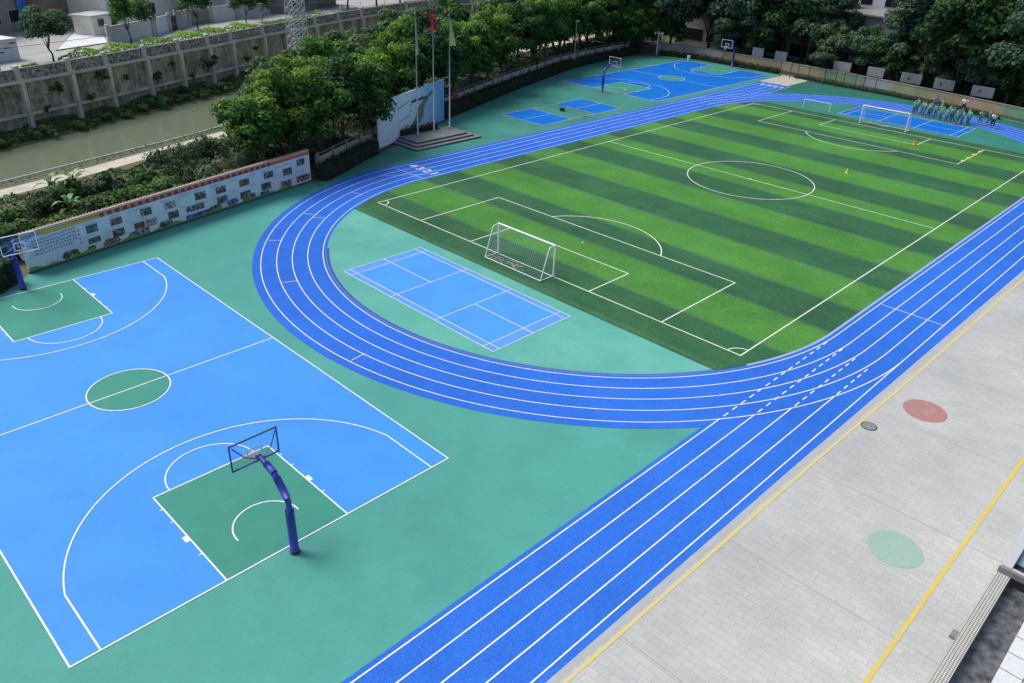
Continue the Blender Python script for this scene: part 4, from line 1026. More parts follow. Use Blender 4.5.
for d in ds:
    x, y, a = along(d)
    if pme is None: o = MB().box(-.26,.26,-.14,.36,2.95,4.35).box(-.34,.34,-.44,-.14,2.953,3.12).build('parapet_post', M['pillar'], t); pme = o.data
    else: o = link('parapet_post', pme, t)
    o.location = (x,y,0); o.rotation_euler = (0,0,a)

# wall-foot vegetation and climbing plants
rngv = random.Random(4)
for i in range(17):
    x = 14.5+i*2.75; y = interp(WB, x)-1.6-rngv.uniform(0,.9); s = rngv.uniform(.8,1.25)
    bush('riverside_bush', f'{ORD[i]} weedy bush from the left at the foot of the retaining wall', (x,y-.6,-2.3), 2.0*s, 1.25*s, 'bank', 40+i, leaf=.17, n=13, per=120, group='weedy bushes below the retaining wall', tint=.38)
for i, (x, z_, s) in enumerate(((23.4,-.1,.7),(28.6,.2,.8),(33.4,1.5,.7),(40.2,1.9,.8),(43.2,0,.7),(53.2,.4,.9),(55.1,1.7,.7))):
    bush('wall_weed', f'{ORD[i]} small weed tuft from the left rooted in the face of the retaining wall', (x,interp(WB,x)-.4,z_-.5), .7*s, 1.2*s, 'bank', 370+i, 'plant', .13, 7, 110, group='small weed tufts on the retaining wall', tint=.2)
for i, (x, z_, s) in enumerate(((37.6,.5,1.0),(45.5,.7,1.5),(46.9,1.3,.8),(25.0,1.6,.9),(30.2,2.2,.8))):
    bush('climbing_plant', ['dark climber behind a pillar of the retaining wall','large dark climber spreading on the retaining wall','bright leafy sprig rooted high on the retaining wall','thin climber near the left end of the retaining wall','small tuft hanging below the parapet ledge'][i], (x,interp(WB,x)-.55,z_-.6), .9*s, 1.7*s, 'bank' if i != 2 else 'street', 70+i, 'plant', .16, 9, 130, tint=.25)
# bank ground-cover strip
me = leafstrip('bank_undergrowth', [(x, interp(WF,x)+.4, -2.2) for x in range(10,64,6)], 3.6, .7, 'bank', 77, 'low weeds along the far waterline below the wall', 'weeds', .17, 90, False, .4, kind='stuff')
leafstrip('bank_weeds', [(x, interp(PN,x)+4.4, -1.85) for x in range(8,44,4)], 1.6, .2, 'bank', 79, 'sparse dry weeds on the slope above the river kerb', 'weeds', .13, 50, False, .6, kind='stuff')
leafstrip('path_verge', [(x, interp(PN,x)+2.4, -1.42) for x in range(8,44,4)], 1.5, .18, 'bank', 78, 'dry grass verge between the concrete path and the river', 'grass', .13, 55, False, .55, kind='stuff')

# bushes between billboard and river path
undergrowth = [(x, interp(EDGE,x)+3.0, -.1) for x in range(-4,34,4)]
leafstrip('undergrowth', undergrowth, 10.5, 1.0, 'bush', 80, 'tangled undergrowth behind the long billboard', 'undergrowth', .19, 60, False, .35, kind='stuff')
leafstrip('undergrowth', [(*off_edge(x,3.4),-.3) for x in (33,38,44,50,56,64,72,80,88,96,104,112,118)], 9.0, 1.0, 'treed', 81, 'dark undergrowth below the tree row between the fence and the river', 'undergrowth', .26, 36, False, .45, kind='stuff')
spots = [(2.5,32.2,2.6,3.0,'bush'),(5.8,34.8,2.6,3.4,'bush'),(9.3,34.6,2.0,2.4,'bush'),(12.5,34.9,2.1,2.2,'bush'),(8.5,38.6,2.3,2.6,'bush'),(12.8,39.6,2.0,2.6,'bluewild'),(16.5,37.2,2.2,2.3,'bush'),
         (17.3,41.5,1.6,2.4,'bluewild'),(20.0,38.4,2.0,2.0,'bush'),(23.6,43.2,3.0,3.6,'bluewild'),(27.0,44.6,2.4,3.0,'bluewild'),(24.3,39.6,2.2,2.6,'treed'),(28.0,39.6,2.2,3.2,'treed'),(4.5,38.6,2.3,2.4,'bush'),(20.8,42.6,1.4,1.7,'bush'),(15.2,42.0,1.3,2.4,'bush'),(30.3,44.6,2.6,4.0,'treed'),(33.4,47.5,2.4,4.2,'treed')]
names = ['rounded bush left of the billboard behind the left hoop','tall bush just behind the left end of the billboard','bush behind the yellow part of the billboard banner','bush behind the billboard below the first photos','light bush midway between the billboard and the path, left','dusty green shrub close to the path, left of the banana-leaved clump','bush behind the middle of the billboard','dusty shrub touching the path edge','bush behind the billboard right of its middle','large dusty green bush overlapping the path','second large dusty bush right of the one overlapping the path','dark bush behind the right part of the billboard','dark bush behind the right end of the billboard','bush in the far left beside the path','small bush between two dusty ones near the path','upright leafy shrub with bright tips near the path','tall dark bush at the left foot of the tree row','tall dark bush beyond the tree row by the river path']
for i, (x, y, rx, h_, f_) in enumerate(spots):
    bush('shrub', names[i], (x,y,-.35), rx, h_, f_, 100+i, 'bush', .19 if f_ != 'bush' else .24, 16, 120, tint=.40 if f_ != 'treed' else .45)
for i, (x, y, n_) in enumerate(((23.9,48.6,'purple flowering shrub by the path, left one'),(25.6,49.2,'purple flowering shrub by the path, right one'),(18.6,43.4,'small purple flowering shrub on the dry slope'))):
    bush('flowering_shrub', n_, (x,y,-.8), .9, 1.5, 'purple', 140+i, 'flowering shrub', .12, 9, 200)
# broad bright-leaved plants (banana like)
def broad_plant(x, y, label, seed, h_=2.0):
    t = thing('broad_leaved_plant', label, 'plant', (x,y,-.5)); rr = random.Random(seed); mb = MB()
    for k in range(9):
        a = rr.uniform(0,6.28); L_ = rr.uniform(.9,1.5); w_ = .18; z0 = h_*rr.uniform(.5,.9); px = None
        prev = None
        for q in range(6):
            f = q/5; r_ = L_*f; zz = z0+.5*math.sin(f*2.4)-.3*f*f; ww = w_*math.sin(PI*min(1,f*.9+.1)); c_, s_ = math.cos(a), math.sin(a)
            cur = ((c_*r_-s_*ww, s_*r_+c_*ww, zz), (c_*r_+s_*ww, s_*r_-c_*ww, zz))
            if prev: mb.face([prev[0],prev[1],cur[1],cur[0]])
            prev = cur
    mb.build('leaves', mat('banana_leaf', (.07,.21,.03), .5, .3, 3), t)
    MB().tube([(0,0,0),(0,0,h_*.8)],[.1,.05],7).build('stem', mat('green_stem', (.12,.18,.05), .7), t)
broad_plant(13.9,42.8,'broad bright leaves of a banana-like plant by the path, left',1,2.6); broad_plant(15.7,43.6,'broad bright leaves of a banana-like plant by the path, right',2,2.4); broad_plant(13.6,38.4,'low banana-like plant behind the billboard',3,2.0); broad_plant(9.6,41.0,'banana-like plant in the bushes at the far left',4,2.2)

# ------------------------------------------------------------------ trees
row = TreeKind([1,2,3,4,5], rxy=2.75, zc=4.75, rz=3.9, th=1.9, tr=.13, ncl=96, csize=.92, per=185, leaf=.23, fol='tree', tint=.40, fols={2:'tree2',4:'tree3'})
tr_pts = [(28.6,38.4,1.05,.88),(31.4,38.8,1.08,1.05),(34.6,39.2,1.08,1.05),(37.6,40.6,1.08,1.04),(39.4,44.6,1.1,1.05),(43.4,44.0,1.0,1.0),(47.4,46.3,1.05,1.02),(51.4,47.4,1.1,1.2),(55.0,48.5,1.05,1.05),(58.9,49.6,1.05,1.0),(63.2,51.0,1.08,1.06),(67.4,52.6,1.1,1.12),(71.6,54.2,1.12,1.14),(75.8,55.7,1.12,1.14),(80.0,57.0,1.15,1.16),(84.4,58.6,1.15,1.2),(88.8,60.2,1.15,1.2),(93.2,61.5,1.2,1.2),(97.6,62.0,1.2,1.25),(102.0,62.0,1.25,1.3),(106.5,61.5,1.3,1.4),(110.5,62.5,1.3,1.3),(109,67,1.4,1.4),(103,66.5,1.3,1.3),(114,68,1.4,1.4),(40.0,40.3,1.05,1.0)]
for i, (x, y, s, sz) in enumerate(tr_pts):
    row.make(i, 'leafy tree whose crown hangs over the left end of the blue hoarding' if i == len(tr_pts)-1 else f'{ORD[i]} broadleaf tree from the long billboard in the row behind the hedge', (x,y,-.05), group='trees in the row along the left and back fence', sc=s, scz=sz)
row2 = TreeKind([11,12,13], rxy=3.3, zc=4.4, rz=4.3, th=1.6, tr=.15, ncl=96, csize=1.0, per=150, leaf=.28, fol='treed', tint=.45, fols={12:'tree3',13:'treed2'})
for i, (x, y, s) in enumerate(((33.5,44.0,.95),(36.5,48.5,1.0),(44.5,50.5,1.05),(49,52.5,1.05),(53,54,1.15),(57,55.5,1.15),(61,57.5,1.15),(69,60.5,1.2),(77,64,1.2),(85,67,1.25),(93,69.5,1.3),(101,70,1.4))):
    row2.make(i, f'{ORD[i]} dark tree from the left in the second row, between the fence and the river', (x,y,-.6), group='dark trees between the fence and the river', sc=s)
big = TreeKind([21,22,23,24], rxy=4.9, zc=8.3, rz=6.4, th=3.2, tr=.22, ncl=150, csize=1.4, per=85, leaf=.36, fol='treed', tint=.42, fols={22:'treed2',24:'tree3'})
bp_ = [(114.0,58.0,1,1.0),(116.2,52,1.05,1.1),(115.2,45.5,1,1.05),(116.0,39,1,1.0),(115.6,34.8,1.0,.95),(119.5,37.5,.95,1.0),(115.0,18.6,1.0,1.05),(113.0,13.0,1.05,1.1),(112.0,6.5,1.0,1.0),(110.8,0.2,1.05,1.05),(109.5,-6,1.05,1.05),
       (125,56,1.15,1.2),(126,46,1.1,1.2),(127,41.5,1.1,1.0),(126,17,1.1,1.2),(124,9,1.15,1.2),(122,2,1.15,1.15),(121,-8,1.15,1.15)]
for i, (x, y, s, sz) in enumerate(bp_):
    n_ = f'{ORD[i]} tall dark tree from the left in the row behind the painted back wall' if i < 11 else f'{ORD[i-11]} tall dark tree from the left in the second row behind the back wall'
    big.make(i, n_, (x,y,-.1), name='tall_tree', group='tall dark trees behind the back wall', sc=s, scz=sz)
for i, (x, y, s_) in enumerate(((114.6,47.5,.8),(114.4,42.0,.75),(114.3,31.0,.82),(114.2,26.2,.85),(113.8,21.6,.9),(113.0,15.4,.95),(112.2,10.2,.95),(111.2,4.6,.95),(110.0,-1.2,.95))):
    row2.make(i, f'{ORD[i]} low bushy tree from the left standing right behind the painted back wall', (x,y,-.1), group='low bushy trees right behind the back wall', sc=s_)
for i, (x, y, n_) in enumerate(((104.3,60.2,'low leafy tree touching the hedge in the far left corner, left one'),(108.6,60.0,'low leafy tree touching the hedge in the far left corner, middle one'),(112.8,59.6,'low leafy tree touching the hedge in the far left corner, right one'))):
    row.make(i, n_, (x,y,-1.2), sc=1.0)
for i, (x, y) in enumerate(((96,72),(103,74),(110,74),(117,76),(113,69))):
    row2.make(i, ['dark tree deep in the far left corner wood, leftmost','second dark tree deep in the far left corner wood','third dark tree deep in the far left corner wood','dark tree deep in the far left corner wood, rightmost','dark tree nearest the corner of the fence and the grey building'][i], (x,y,-.3), sc=1.35)
st = TreeKind([31,32], rxy=2.0, zc=3.25, rz=1.9, th=1.5, tr=.09, ncl=46, csize=.7, per=240, leaf=.2, fol='street', tint=.5)
std = TreeKind([33], rxy=2.1, zc=3.3, rz=1.9, th=1.5, tr=.1, ncl=56, csize=.75, per=240, leaf=.19, fol='streetd', tint=.45)
std.make(0,'round dark green street tree beside the white concrete yard', (27.5,81.8,2.95), name='street_tree', sc=1.1)
st.make(0,'light green street tree in front of the grey compound wall, second from the left', (38.8,88.2,2.95), name='street_tree', sc=1.15)
st.make(1,'light green street tree in front of the dark gateway, third from the left', (51.6,96.2,2.95), name='street_tree', sc=1.15)
st.make(0,'light green street tree left of the pylon, fourth from the left', (59.9,97.6,2.95), name='street_tree', sc=.95)
st.make(1,'slim street tree next to the pylon, rightmost of the street trees', (63.6,99.6,2.95), name='street_tree', sc=.85)
# terrace background trees
for i, (x, y, s) in enumerate(((84,106,1.1),(91,107,1.25),(98,109,1.2),(106,111,1.35),(114,112,1.4),(124,113,1.4),(78,112,1.0),(72,110,.9))):
    row2.make(i, f'{ORD[i]} dark tree from the right of the pylon on the upper terrace' , (x,y,2.9), group='dark trees on the upper terrace', sc=s)
# bright verge
me = leafstrip('h', [(x, interp(WB,x)+1.5, 3.35) for x in (28.6,33,38,43,48,53,57.5)], 3.0, .9, 'bright', 90, '', '', .17, 110, False, .55)
t = thing('verge_hedge','bright yellow green planting strip along the stone parapet','hedge'); link('foliage', me, t)
me = leafstrip('h', [(x, interp(WB,x)+1.3, 3.35) for x in (60,64,68,73)], 2.2, .9, 'bright', 91, '', '', .17, 100, False, .4)
t = thing('verge_hedge','short bright planting strip beside the pylon on the terrace','hedge'); link('foliage', me, t)
bush('shrub','small round dark green shrub in the bright planting strip',(34.2,80.7,2.95),.8,1.1,'street',160,leaf=.14,n=9)
bush('shrub','small yellow green shrub at the far left of the terrace',(23.9,77.3,2.95),1.0,.9,'bright',161,leaf=.14,n=9)
leafstrip('terrace_grass', [(x, interp(WB,x)+.9, 2.95) for x in (8,14,20,26,30)], 1.6, .14, 'bank', 92, 'thin dull grass strip at the left end of the terrace', 'grass', .1, 60, False, .45, kind='stuff')

# ------------------------------------------------------------------ pylon
t = thing('lattice_pylon','tall grey steel lattice pylon by the river in front of the retaining wall','pylon',(50.0,67.0,-1.6),.5)
PYM = mat('galvanised_steel', (.50,.53,.55), .5, .1, 2)
mb = MB(); H_ = 27; w0, w1 = 1.05, .45
def pw(z): return w0+(w1-w0)*z/H_
nseg = 26
for sx in (-1,1):
    for sy in (-1,1): mb.tube([(sx*pw(0),sy*pw(0),0),(sx*pw(H_),sy*pw(H_),H_)],.06,4)
mb.build('corner_leg', PYM, t)
mb = MB()
for i in range(nseg):
    z0, z1_ = H_*i/nseg, H_*(i+1)/nseg; a, c_ = pw(z0), pw(z1_)
    for (p, q) in (((-1,-1),(1,-1)),((1,-1),(1,1)),((1,1),(-1,1)),((-1,1),(-1,-1))):
        mb.tube([(p[0]*a,p[1]*a,z0),(q[0]*c_,q[1]*c_,z1_)],.05,3); mb.tube([(q[0]*a,q[1]*a,z0),(p[0]*c_,p[1]*c_,z1_)],.05,3)
        mb.tube([(p[0]*a,p[1]*a,z0),(q[0]*a,q[1]*a,z0)],.03,3)
mb.build('bracing', PYM, t)
MB().box(-2.6,2.6,-.12,.12,22,22.25).box(-2.0,2.0,-.12,.12,24.5,24.7).build('cross_arm', M['steel'], t)
def cable(a, b_, sag, label, r=.03):
    mb = MB(); mb.tube([(a[0]+(b_[0]-a[0])*i/20, a[1]+(b_[1]-a[1])*i/20, a[2]+(b_[2]-a[2])*i/20-sag*4*(i/20)*(1-i/20)) for i in range(21)], r, 4)
    mb.build('overhead_cable', mat('cable_sheath', (.20,.21,.21), .6), label=label, category='cable', group='overhead cables along the river')
cable((20,72.5,6.2),(57.5,88.8,6.6),.5,'thin cable crossing in front of the street trees on the terrace',.025)
cable((57.5,88.8,6.6),(104,103.5,6.2),.5,'upper thin cable above the terrace right of the pylon',.025)
cable((57.5,88.8,5.0),(104,103.5,4.6),.5,'lower thin cable above the terrace right of the pylon',.025)
for i, (x, z_) in enumerate(((20,6.5),(57.5,7),(104,6.6))):
    t = thing('cable_post', ['pale cable post at the left end of the parapet','pale cable post on the parapet near the pylon','pale cable post far right on the parapet'][i], 'post', (x,interp(WB,x)+.6,2.9))
    MB().tube([(0,0,0),(0,0,z_-2.9)],[.09,.06],8).build('pole', M['concl'], t); MB().box(-.4,.4,-.05,.05,z_-3.1,z_-3.0).build('cross_arm', M['concl'], t)
for i, (x, hh) in enumerate(((27.8,1.9),(36.8,1.9),(48.6,1.9),(75.4,2.2),(80.6,2.2),(87,2.2))):
    t = thing('marker_post', f'{ORD[i]} thin white post from the left standing on the parapet', 'post', (x,interp(WB,x)+.35,2.95), group='thin white posts on the parapet')
    MB().tube([(0,0,0),(0,0,hh)],.06,6).build('pole', M['white'], t); MB().box(-.12,.12,-.1,.1,hh-.1,hh).build('cap', M['white'], t)

# ------------------------------------------------------------------ houses and compound walls on the terrace
def house(name, label, a, b_, depth, h_, wm, roofm, wins=(), door=None, roof_over=.3, z0=3.0, gate=None):
    """front face runs a->b, body goes to the left of it"""
    a = np.array(a, float); b_ = np.array(b_, float); L_ = float(np.hypot(*(b_-a))); t = thing(name, label, 'building', (a[0],a[1],z0), math.atan2(*(b_-a)[::-1]))
    MB().box(0,L_,0,depth,-.3,h_).build('wall', wm, t)
    MB().box(-roof_over,L_+roof_over,-roof_over,depth+roof_over,h_,h_+.22).build('roof', roofm, t)
    for (s, w_, zb, zt) in wins:
        f = MB().box(s,s+w_,-.04,.0-.002,zb,zt).build('window', M['concl'], t); MB().box(s+.08,s+w_-.08,-.06,-.042,zb+.08,zt-.08).build('pane', M['glassd'], f)
    if door: 
        s, w_, zt = door; MB().box(s,s+w_,-.05,-.002,0,zt).build('door', M['dark'], t)
    return t
house('house','dark grey house at the top left corner behind the blue sheet',(22,99.5),(33.2,107.2),7,5.2,M['housed'],M['roof'],[(1.5,2.2,1.2,2.8),(6,2.4,1.2,2.8),(10,2.2,1.2,2.8)])
t = thing('blue_sheet','bright blue sheet hanging on the dark house at the top left','sheet',(31.7,105.9,3),.6)
mb = MB()
for i in range(8): mb.face([(i*.18,.05*math.sin(i*2),.2),((i+1)*.18,.05*math.sin((i+1)*2),.2),((i+1)*.18,.05*math.sin((i+1)*2),4.6),(i*.18,.05*math.sin(i*2),4.6)])
mb.build('sheet_cloth', M['bluecloth'], t)
t = thing('storage_shed','pale grey box shed with three dark slots at the far left of the terrace','shed',(21.0,83.6,3.0),.33)
MB().box(-4,4.3,0,3,0,2.2).build('shed_body', M['shed'], t); MB().box(-4.1,4.4,-.08,3.1,2.2,2.3).build('roof', M['whiteyard'], t)
for x, z_ in ((1.9,.9),(2.6,1.3),(3.4,1.75)): MB().box(x,x+.7,-.03,-.002,z_,z_+.13).build('slot', M['dark'], t)
MB().face([(0,0,0)]*3) if False else None
mb = MB(); mb.face([(30.2,88.7,3.05),(36.9,91.0,3.05),(40.2,101.7,3.05),(37.2,102.6,3.05)]); mb.build('white_yard_slab', M['whiteyard'], kind='structure')
mb = MB(); mb.wallbox((30.0,88.6),(36.9,90.9),.12,2.9,3.12,-.14); mb.build('yard_kerb', mat('brick_kerb', (.22,.13,.09), .9, .2, 4), kind='structure')
house('house','cream house with a pale roof edge behind the white yard',(41.4,101.5),(54,109.5),9,6.5,M['housel'],M['roof'],[(1.2,1.4,3.2,5.0),(5.5,1.6,1.0,2.6),(9.2,1.6,1.0,2.6)])
house('outbuilding','low dark outbuilding with a sloping wall beside the white yard',(37.8,97.5),(44.4,101.2),3.0,2.3,M['housel'],M['houseg'],[(1,1.2,1.0,2.0)],(3.6,1.0,2.1))
house('house','grey house at the top with dark windows behind the gateway',(56,106.5),(68,114.5),8,6.5,M['houseg'],M['roof'],[(1,2,3.6,5.2),(4.6,2,3.6,5.2),(8.4,2,3.6,5.2),(2,2,.8,2.4)])
house('shed_building','low shed with a broad white roof beside the pylon',(71.2,104.5),(86,112.5),7,2.9,M['housed'],M['whiteyard'],[(1.5,1.6,.9,2.0),(5.5,1.6,.9,2.0)],None,.7)
house('house','blue grey house front with a small window left of the pylon',(62.5,103.2),(70.0,107.6),3,3.6,M['cwall'],M['roof'],[(4.6,.9,1.7,2.7),(1.4,1.6,1.0,2.4)])
house('house','brown rendered house wall behind the round dark street tree',(34.5,104.2),(41.2,108.5),6,7,mat('brown_render', (.20,.17,.14), .9, .2, .8),M['roof'],[(3.8,1.2,3.4,5.0)])
def cwall(a, b_, label, m=None, h_=2.1):
    t = thing('compound_wall', label, 'wall'); MB().wallbox(a, b_, .22, 2.9, 3+h_).build('wall_panel', m or M['cwall'], t); MB().wallbox(a, b_, .32, 3+h_, 3.08+h_, -.05).build('wall_cap', M['concl'], t)
    for q in (a, b_): MB().box(q[0]-.22,q[0]+.22,q[1]-.28,q[1]+.22,2.9,3.35+h_).build('wall_pier', M['concl'], t)
cwall((36.6,89.2),(44.2,93.6),'grey compound wall right of the white yard')
cwall((44.4,93.9),(47.6,96.4),'pale compound wall section left of the dark gate',M['shed'])
cwall((49.4,98.0),(52.2,100.0),'short grey wall between the two gateways',M['houseg'],2.2)
cwall((56.4,101.7),(61.5,103.6),'blue grey compound wall with a pale top left of the pylon',M['shed'])
t = thing('gate','narrow dark metal gate between two grey wall sections','gate',(47.8,96.5,3),.7)
MB().box(0,.95,-.03,.03,0,1.9).build('leaf', M['dark'], t); MB().box(.97,1.9,-.03,.03,0,1.9).build('leaf', M['dark'], t)
t = thing('gateway','wide dark gateway behind the third street tree','gate',(52.5,100.2,3),.37)
MB().box(0,1.9,-.03,.03,0,2.0).build('leaf', M['housed'], t); MB().box(1.92,3.9,-.03,.03,0,2.0).build('leaf', M['housed'], t)

# ------------------------------------------------------------------ buildings behind the right-hand trees
t = house('classroom_block','long grey building with a dark open ground floor behind the back wall trees',(121.5,62),(118,-14),9,8.0,mat('shaded_grey_render', (.27,.275,.28), .85, .15, .8),M['conc'],[(1+q*5.2,4.6,.9,2.9) for q in range(14)]+[(2+q*5.2,3.0,4.6,6.2) for q in range(14)],None,.5,0)
t['label'] = 'long grey building with dark ground-floor windows behind the back wall trees'
t = house('white_house','white house with blue grey shading glimpsed through the back trees at the top',(136,43),(135,28),10,13,mat('white_render', (.60,.66,.74), .8, .12, .5),M['roof'],[(2,2,8,10),(6,2,8,10),(10,2,8,10),(2,2,11,12.4),(6,2,11,12.4)],None,.5,0)
for i_, (ya, yb, n_) in enumerate(((45,30,'left'),(30,12,'middle'),(12,-8,'right'))):
    leafstrip('shrubbery', [(114.2+2-.0*q, ya+(yb-ya)*q/4, -.1) for q in range(5)], 3.0, 2.6 if i_ else 1.6, 'treed', 300+i_, f'dark shrubbery behind the {n_} part of the painted back wall', 'shrubbery', .3, 45, False, .32, kind='stuff')
# far wooded backdrop
far = TreeKind([41,42], rxy=7.5, zc=11, rz=7, th=5, tr=.3, ncl=60, csize=2.2, per=36, leaf=.6, fol='treed', tint=.45)
k = 0
for i in range(14):
    x, y = 140+R.uniform(-3,8), -18+i*9.5
    if 18 < y < 52: x += 30
    far.make(i, f'{ORD[i]} distant dark tree from the right beyond the grey building', (x,y,-.1), name='distant_tree', group='distant dark trees beyond the grey building', sc=R.uniform(.95,1.25))

# ------------------------------------------------------------------ pupils
def skin_mesh(name, verts, edges, radii, m, root=0, sub=1):
    me = bpy.data.meshes.new(name); me.from_pydata(verts, edges, []); o = bpy.data.objects.new(name, me); C.objects.link(o)
    md = o.modifiers.new('s','SKIN'); md.use_smooth_shade = True
    for i, r_ in enumerate(radii):
        sv = me.skin_vertices[0].data[i]; sv.radius = (r_, r_) if not isinstance(r_, tuple) else r_; sv.use_root = (i == root)
    ms = o.modifiers.new('u','SUBSURF'); ms.levels = sub; ms.render_levels = sub
    dg_ = bpy.context.evaluated_depsgraph_get(); dg_.update(); ev = o.evaluated_get(dg_)
    out = bpy.data.meshes.new_from_object(ev); out.name = name; bpy.data.objects.remove(o)
    out.materials.clear(); out.materials.append(m)
    out.polygons.foreach_set('use_smooth', [True]*len(out.polygons))
    return out
def pose(kind):
    """joint positions for a 1.5 m pupil facing +x"""
    J = dict(pel=(0,0,.80), wst=(.0,0,.95), chs=(.0,0,1.12), nck=(.01,0,1.25), hd=(.03,0,1.34), top=(.03,0,1.47))
    for s, n in ((1,'l'),(-1,'r')):
        J['hip'+n] = (0,.075*s,.76); J['kne'+n] = (.02,.085*s,.42); J['ank'+n] = (-.01,.09*s,.07); J['toe'+n] = (.13,.10*s,.03)
        J['sho'+n] = (0,.155*s,1.19); J['elb'+n] = (-.02,.20*s,.95); J['wri'+n] = (.05,.20*s,.74); J['han'+n] = (.08,.20*s,.66)
    if kind == 'run':
        J['knel'] = (.26,.08,.52); J['ankl'] = (.10,.09,.22); J['toel'] = (.20,.09,.13)
        J['kner'] = (-.08,-.08,.42); J['ankr'] = (-.36,-.09,.20); J['toer'] = (-.34,-.09,.05)
        J['elbl'] = (-.20,.21,1.02); J['wril'] = (-.08,.20,.86); J['hanl'] = (-.02,.19,.82)
        J['elbr'] = (.16,-.19,1.02); J['wrir'] = (.30,-.14,1.14); J['hanr'] = (.34,-.12,1.20)
    if kind == 'raise':
        J['elbl'] = (.10,.28,1.06); J['wril'] = (.30,.26,1.08); J['hanl'] = (.38,.25,1.09)
        J['knel'] = (.08,.10,.43); J['ankl'] = (.10,.13,.07); J['toel'] = (.24,.14,.03)
        J['elbr'] = (.02,-.26,1.02); J['wrir'] = (.12,-.20,.90); J['hanr'] = (.16,-.14,.90)
    if kind == 'stride':
        J['knel'] = (.14,.08,.43); J['ankl'] = (.20,.09,.08); J['toel'] = (.33,.09,.05)
        J['kner'] = (-.06,-.08,.42); J['ankr'] = (-.22,-.09,.11); J['toer'] = (-.10,-.09,.03)
        J['wril'] = (-.10,.21,.74); J['hanl'] = (-.10,.21,.66); J['wrir'] = (.12,-.20,.78); J['hanr'] = (.17,-.19,.71)
    return J
BODY_E = [('pel','wst'),('wst','chs'),('chs','nck'),('nck','hd'),('hd','top')]
for n in 'lr': BODY_E += [('pel','hip'+n),('hip'+n,'kne'+n),('kne'+n,'ank'+n),('ank'+n,'toe'+n),('chs','sho'+n),('sho'+n,'elb'+n),('elb'+n,'wri'+n),('wri'+n,'han'+n)]
RB = dict(pel=.10,wst=.085,chs=.10,nck=.045,hd=.085,top=.06,hip=.075,kne=.05,ank=.035,toe=.03,sho=.05,elb=.035,wri=.026,han=.03)
def rb(n, add=0):
    k = n[:-1] if n[-1] in 'lr' and n[:-1] in RB else n; return RB[k]+add
def sub_skin(J, names_, E, add, name, m, root, ov={}):
    ids = {n: i for i, n in enumerate(names_)}
    return skin_mesh(name, [J[n] for n in names_], [(ids[a], ids[b_]) for a, b_ in E if a in ids and b_ in ids], [ov.get(n, rb(n, add)) for n in names_], m, ids[root])
PM_ = {}
def person_meshes(kind):
    if kind in PM_: return PM_[kind]
    J = pose(kind); alln = list(J.keys())
    d = {}
    d['body'] = sub_skin(J, alln, BODY_E, 0, 'body', M['skin'], 'pel')
    d['shirt'] = sub_skin(J, ['pel','wst','chs','shol','shor','elbl','elbr'], BODY_E, .022, 'shirt', M['tealshirt'], 'chs', {'pel':.125})
    d['trousers'] = sub_skin(J, ['pel','hipl','hipr','knel','kner','ankl','ankr'], BODY_E, .02, 'trousers', M['darktrousers'], 'pel')
    d['hair'] = skin_mesh('hair', [(J['hd'][0]-.03,0,1.36),(J['top'][0]-.02,0,1.49)], [(0,1)], [.092,.07], M['hair'])
    sh = MB()
    for n in 'lr':
        a, c_ = J['ank'+n], J['toe'+n]; sh.tube([(a[0]-.03,a[1],max(.03,a[2]-.03)),(c_[0]+.03,c_[1],max(.03,c_[2]))],[.05,.04],6)
    o = sh.build('shoes', M['shoe']); d['shoes'] = o.data; bpy.data.objects.remove(o)
    PM_[kind] = d; return d
def with_mat(me, m):
    key = (me.name, m.name)
    if key not in PM_: c_ = me.copy(); c_.materials.clear(); c_.materials.append(m); PM_[key] = c_
    return PM_[key]
def person(x, y, rz, kind, label, shirt='tealshirt', tr='darktrousers', s=1.0, group='pupils in green uniforms at the far end'):
    t = thing('person', label, 'person', (x,y,.015), rz, group); s *= 1.12; t.scale = (s*1.08,s*1.08,s); d = person_meshes(kind)
    link('body', d['body'], t)
    link('shirt', with_mat(d['shirt'], M[shirt]), t); link('trousers', with_mat(d['trousers'], M[tr]), t); link('hair', d['hair'], t); link('shoes', d['shoes'], t)
    mb = MB(); hx, hz = .03, 1.36
    for sy in (-.032,.032): mb.box(.105,.118,sy-.012,sy+.012,hz+.0,hz+.014)
    mb.build('eyes', M['hair'], t)
    MB().box(.10,.14,-.012,.012,hz-.035,hz-.005).box(.10,.118,-.025,.025,hz-.062,hz-.053).build('nose_and_mouth', M['skin'], t)
    mb = MB()
    for sy in (-.088,.088): mb.box(.01,.045,sy-.01,sy+.01,hz-.03,hz+.02)
    mb.build('ears', M['skin'], t)
    return t
pl_ = [(99.9,12.9,'stand','tealshirt','pupil standing at the left end of the line, arms down'),(100.5,12.2,'stand','tealshirt','second pupil from the left end of the line'),(99.9,11.7,'raise','paleshirt','third pupil in line, one arm held out'),
       (99.2,11.0,'stride','tealshirt','fourth pupil in line, stepping forward'),(99.5,10.3,'raise','paleshirt','pupil in a pale shirt with an arm raised beside the line'),(99.0,9.5,'stand','tealshirt','sixth pupil in line, standing with feet together'),
       (98.6,8.75,'stand','tealshirt','seventh pupil in line, facing the goal'),(98.9,8.2,'raise','tealshirt','eighth pupil in line, arm out'),(98.5,7.6,'stride','tealshirt','ninth pupil in line, stepping'),
       (98.8,7.1,'stand','tealshirt','tenth pupil in line, close to the next one'),(99.5,6.6,'raise','tealshirt','eleventh pupil, at the right end of the line'),(104.8,12.2,'stand','tealshirt','pupil standing alone behind the line in a dark green uniform'),(103.2,10.9,'stand','tealshirt','pupil between the line and the wall, half hidden')]
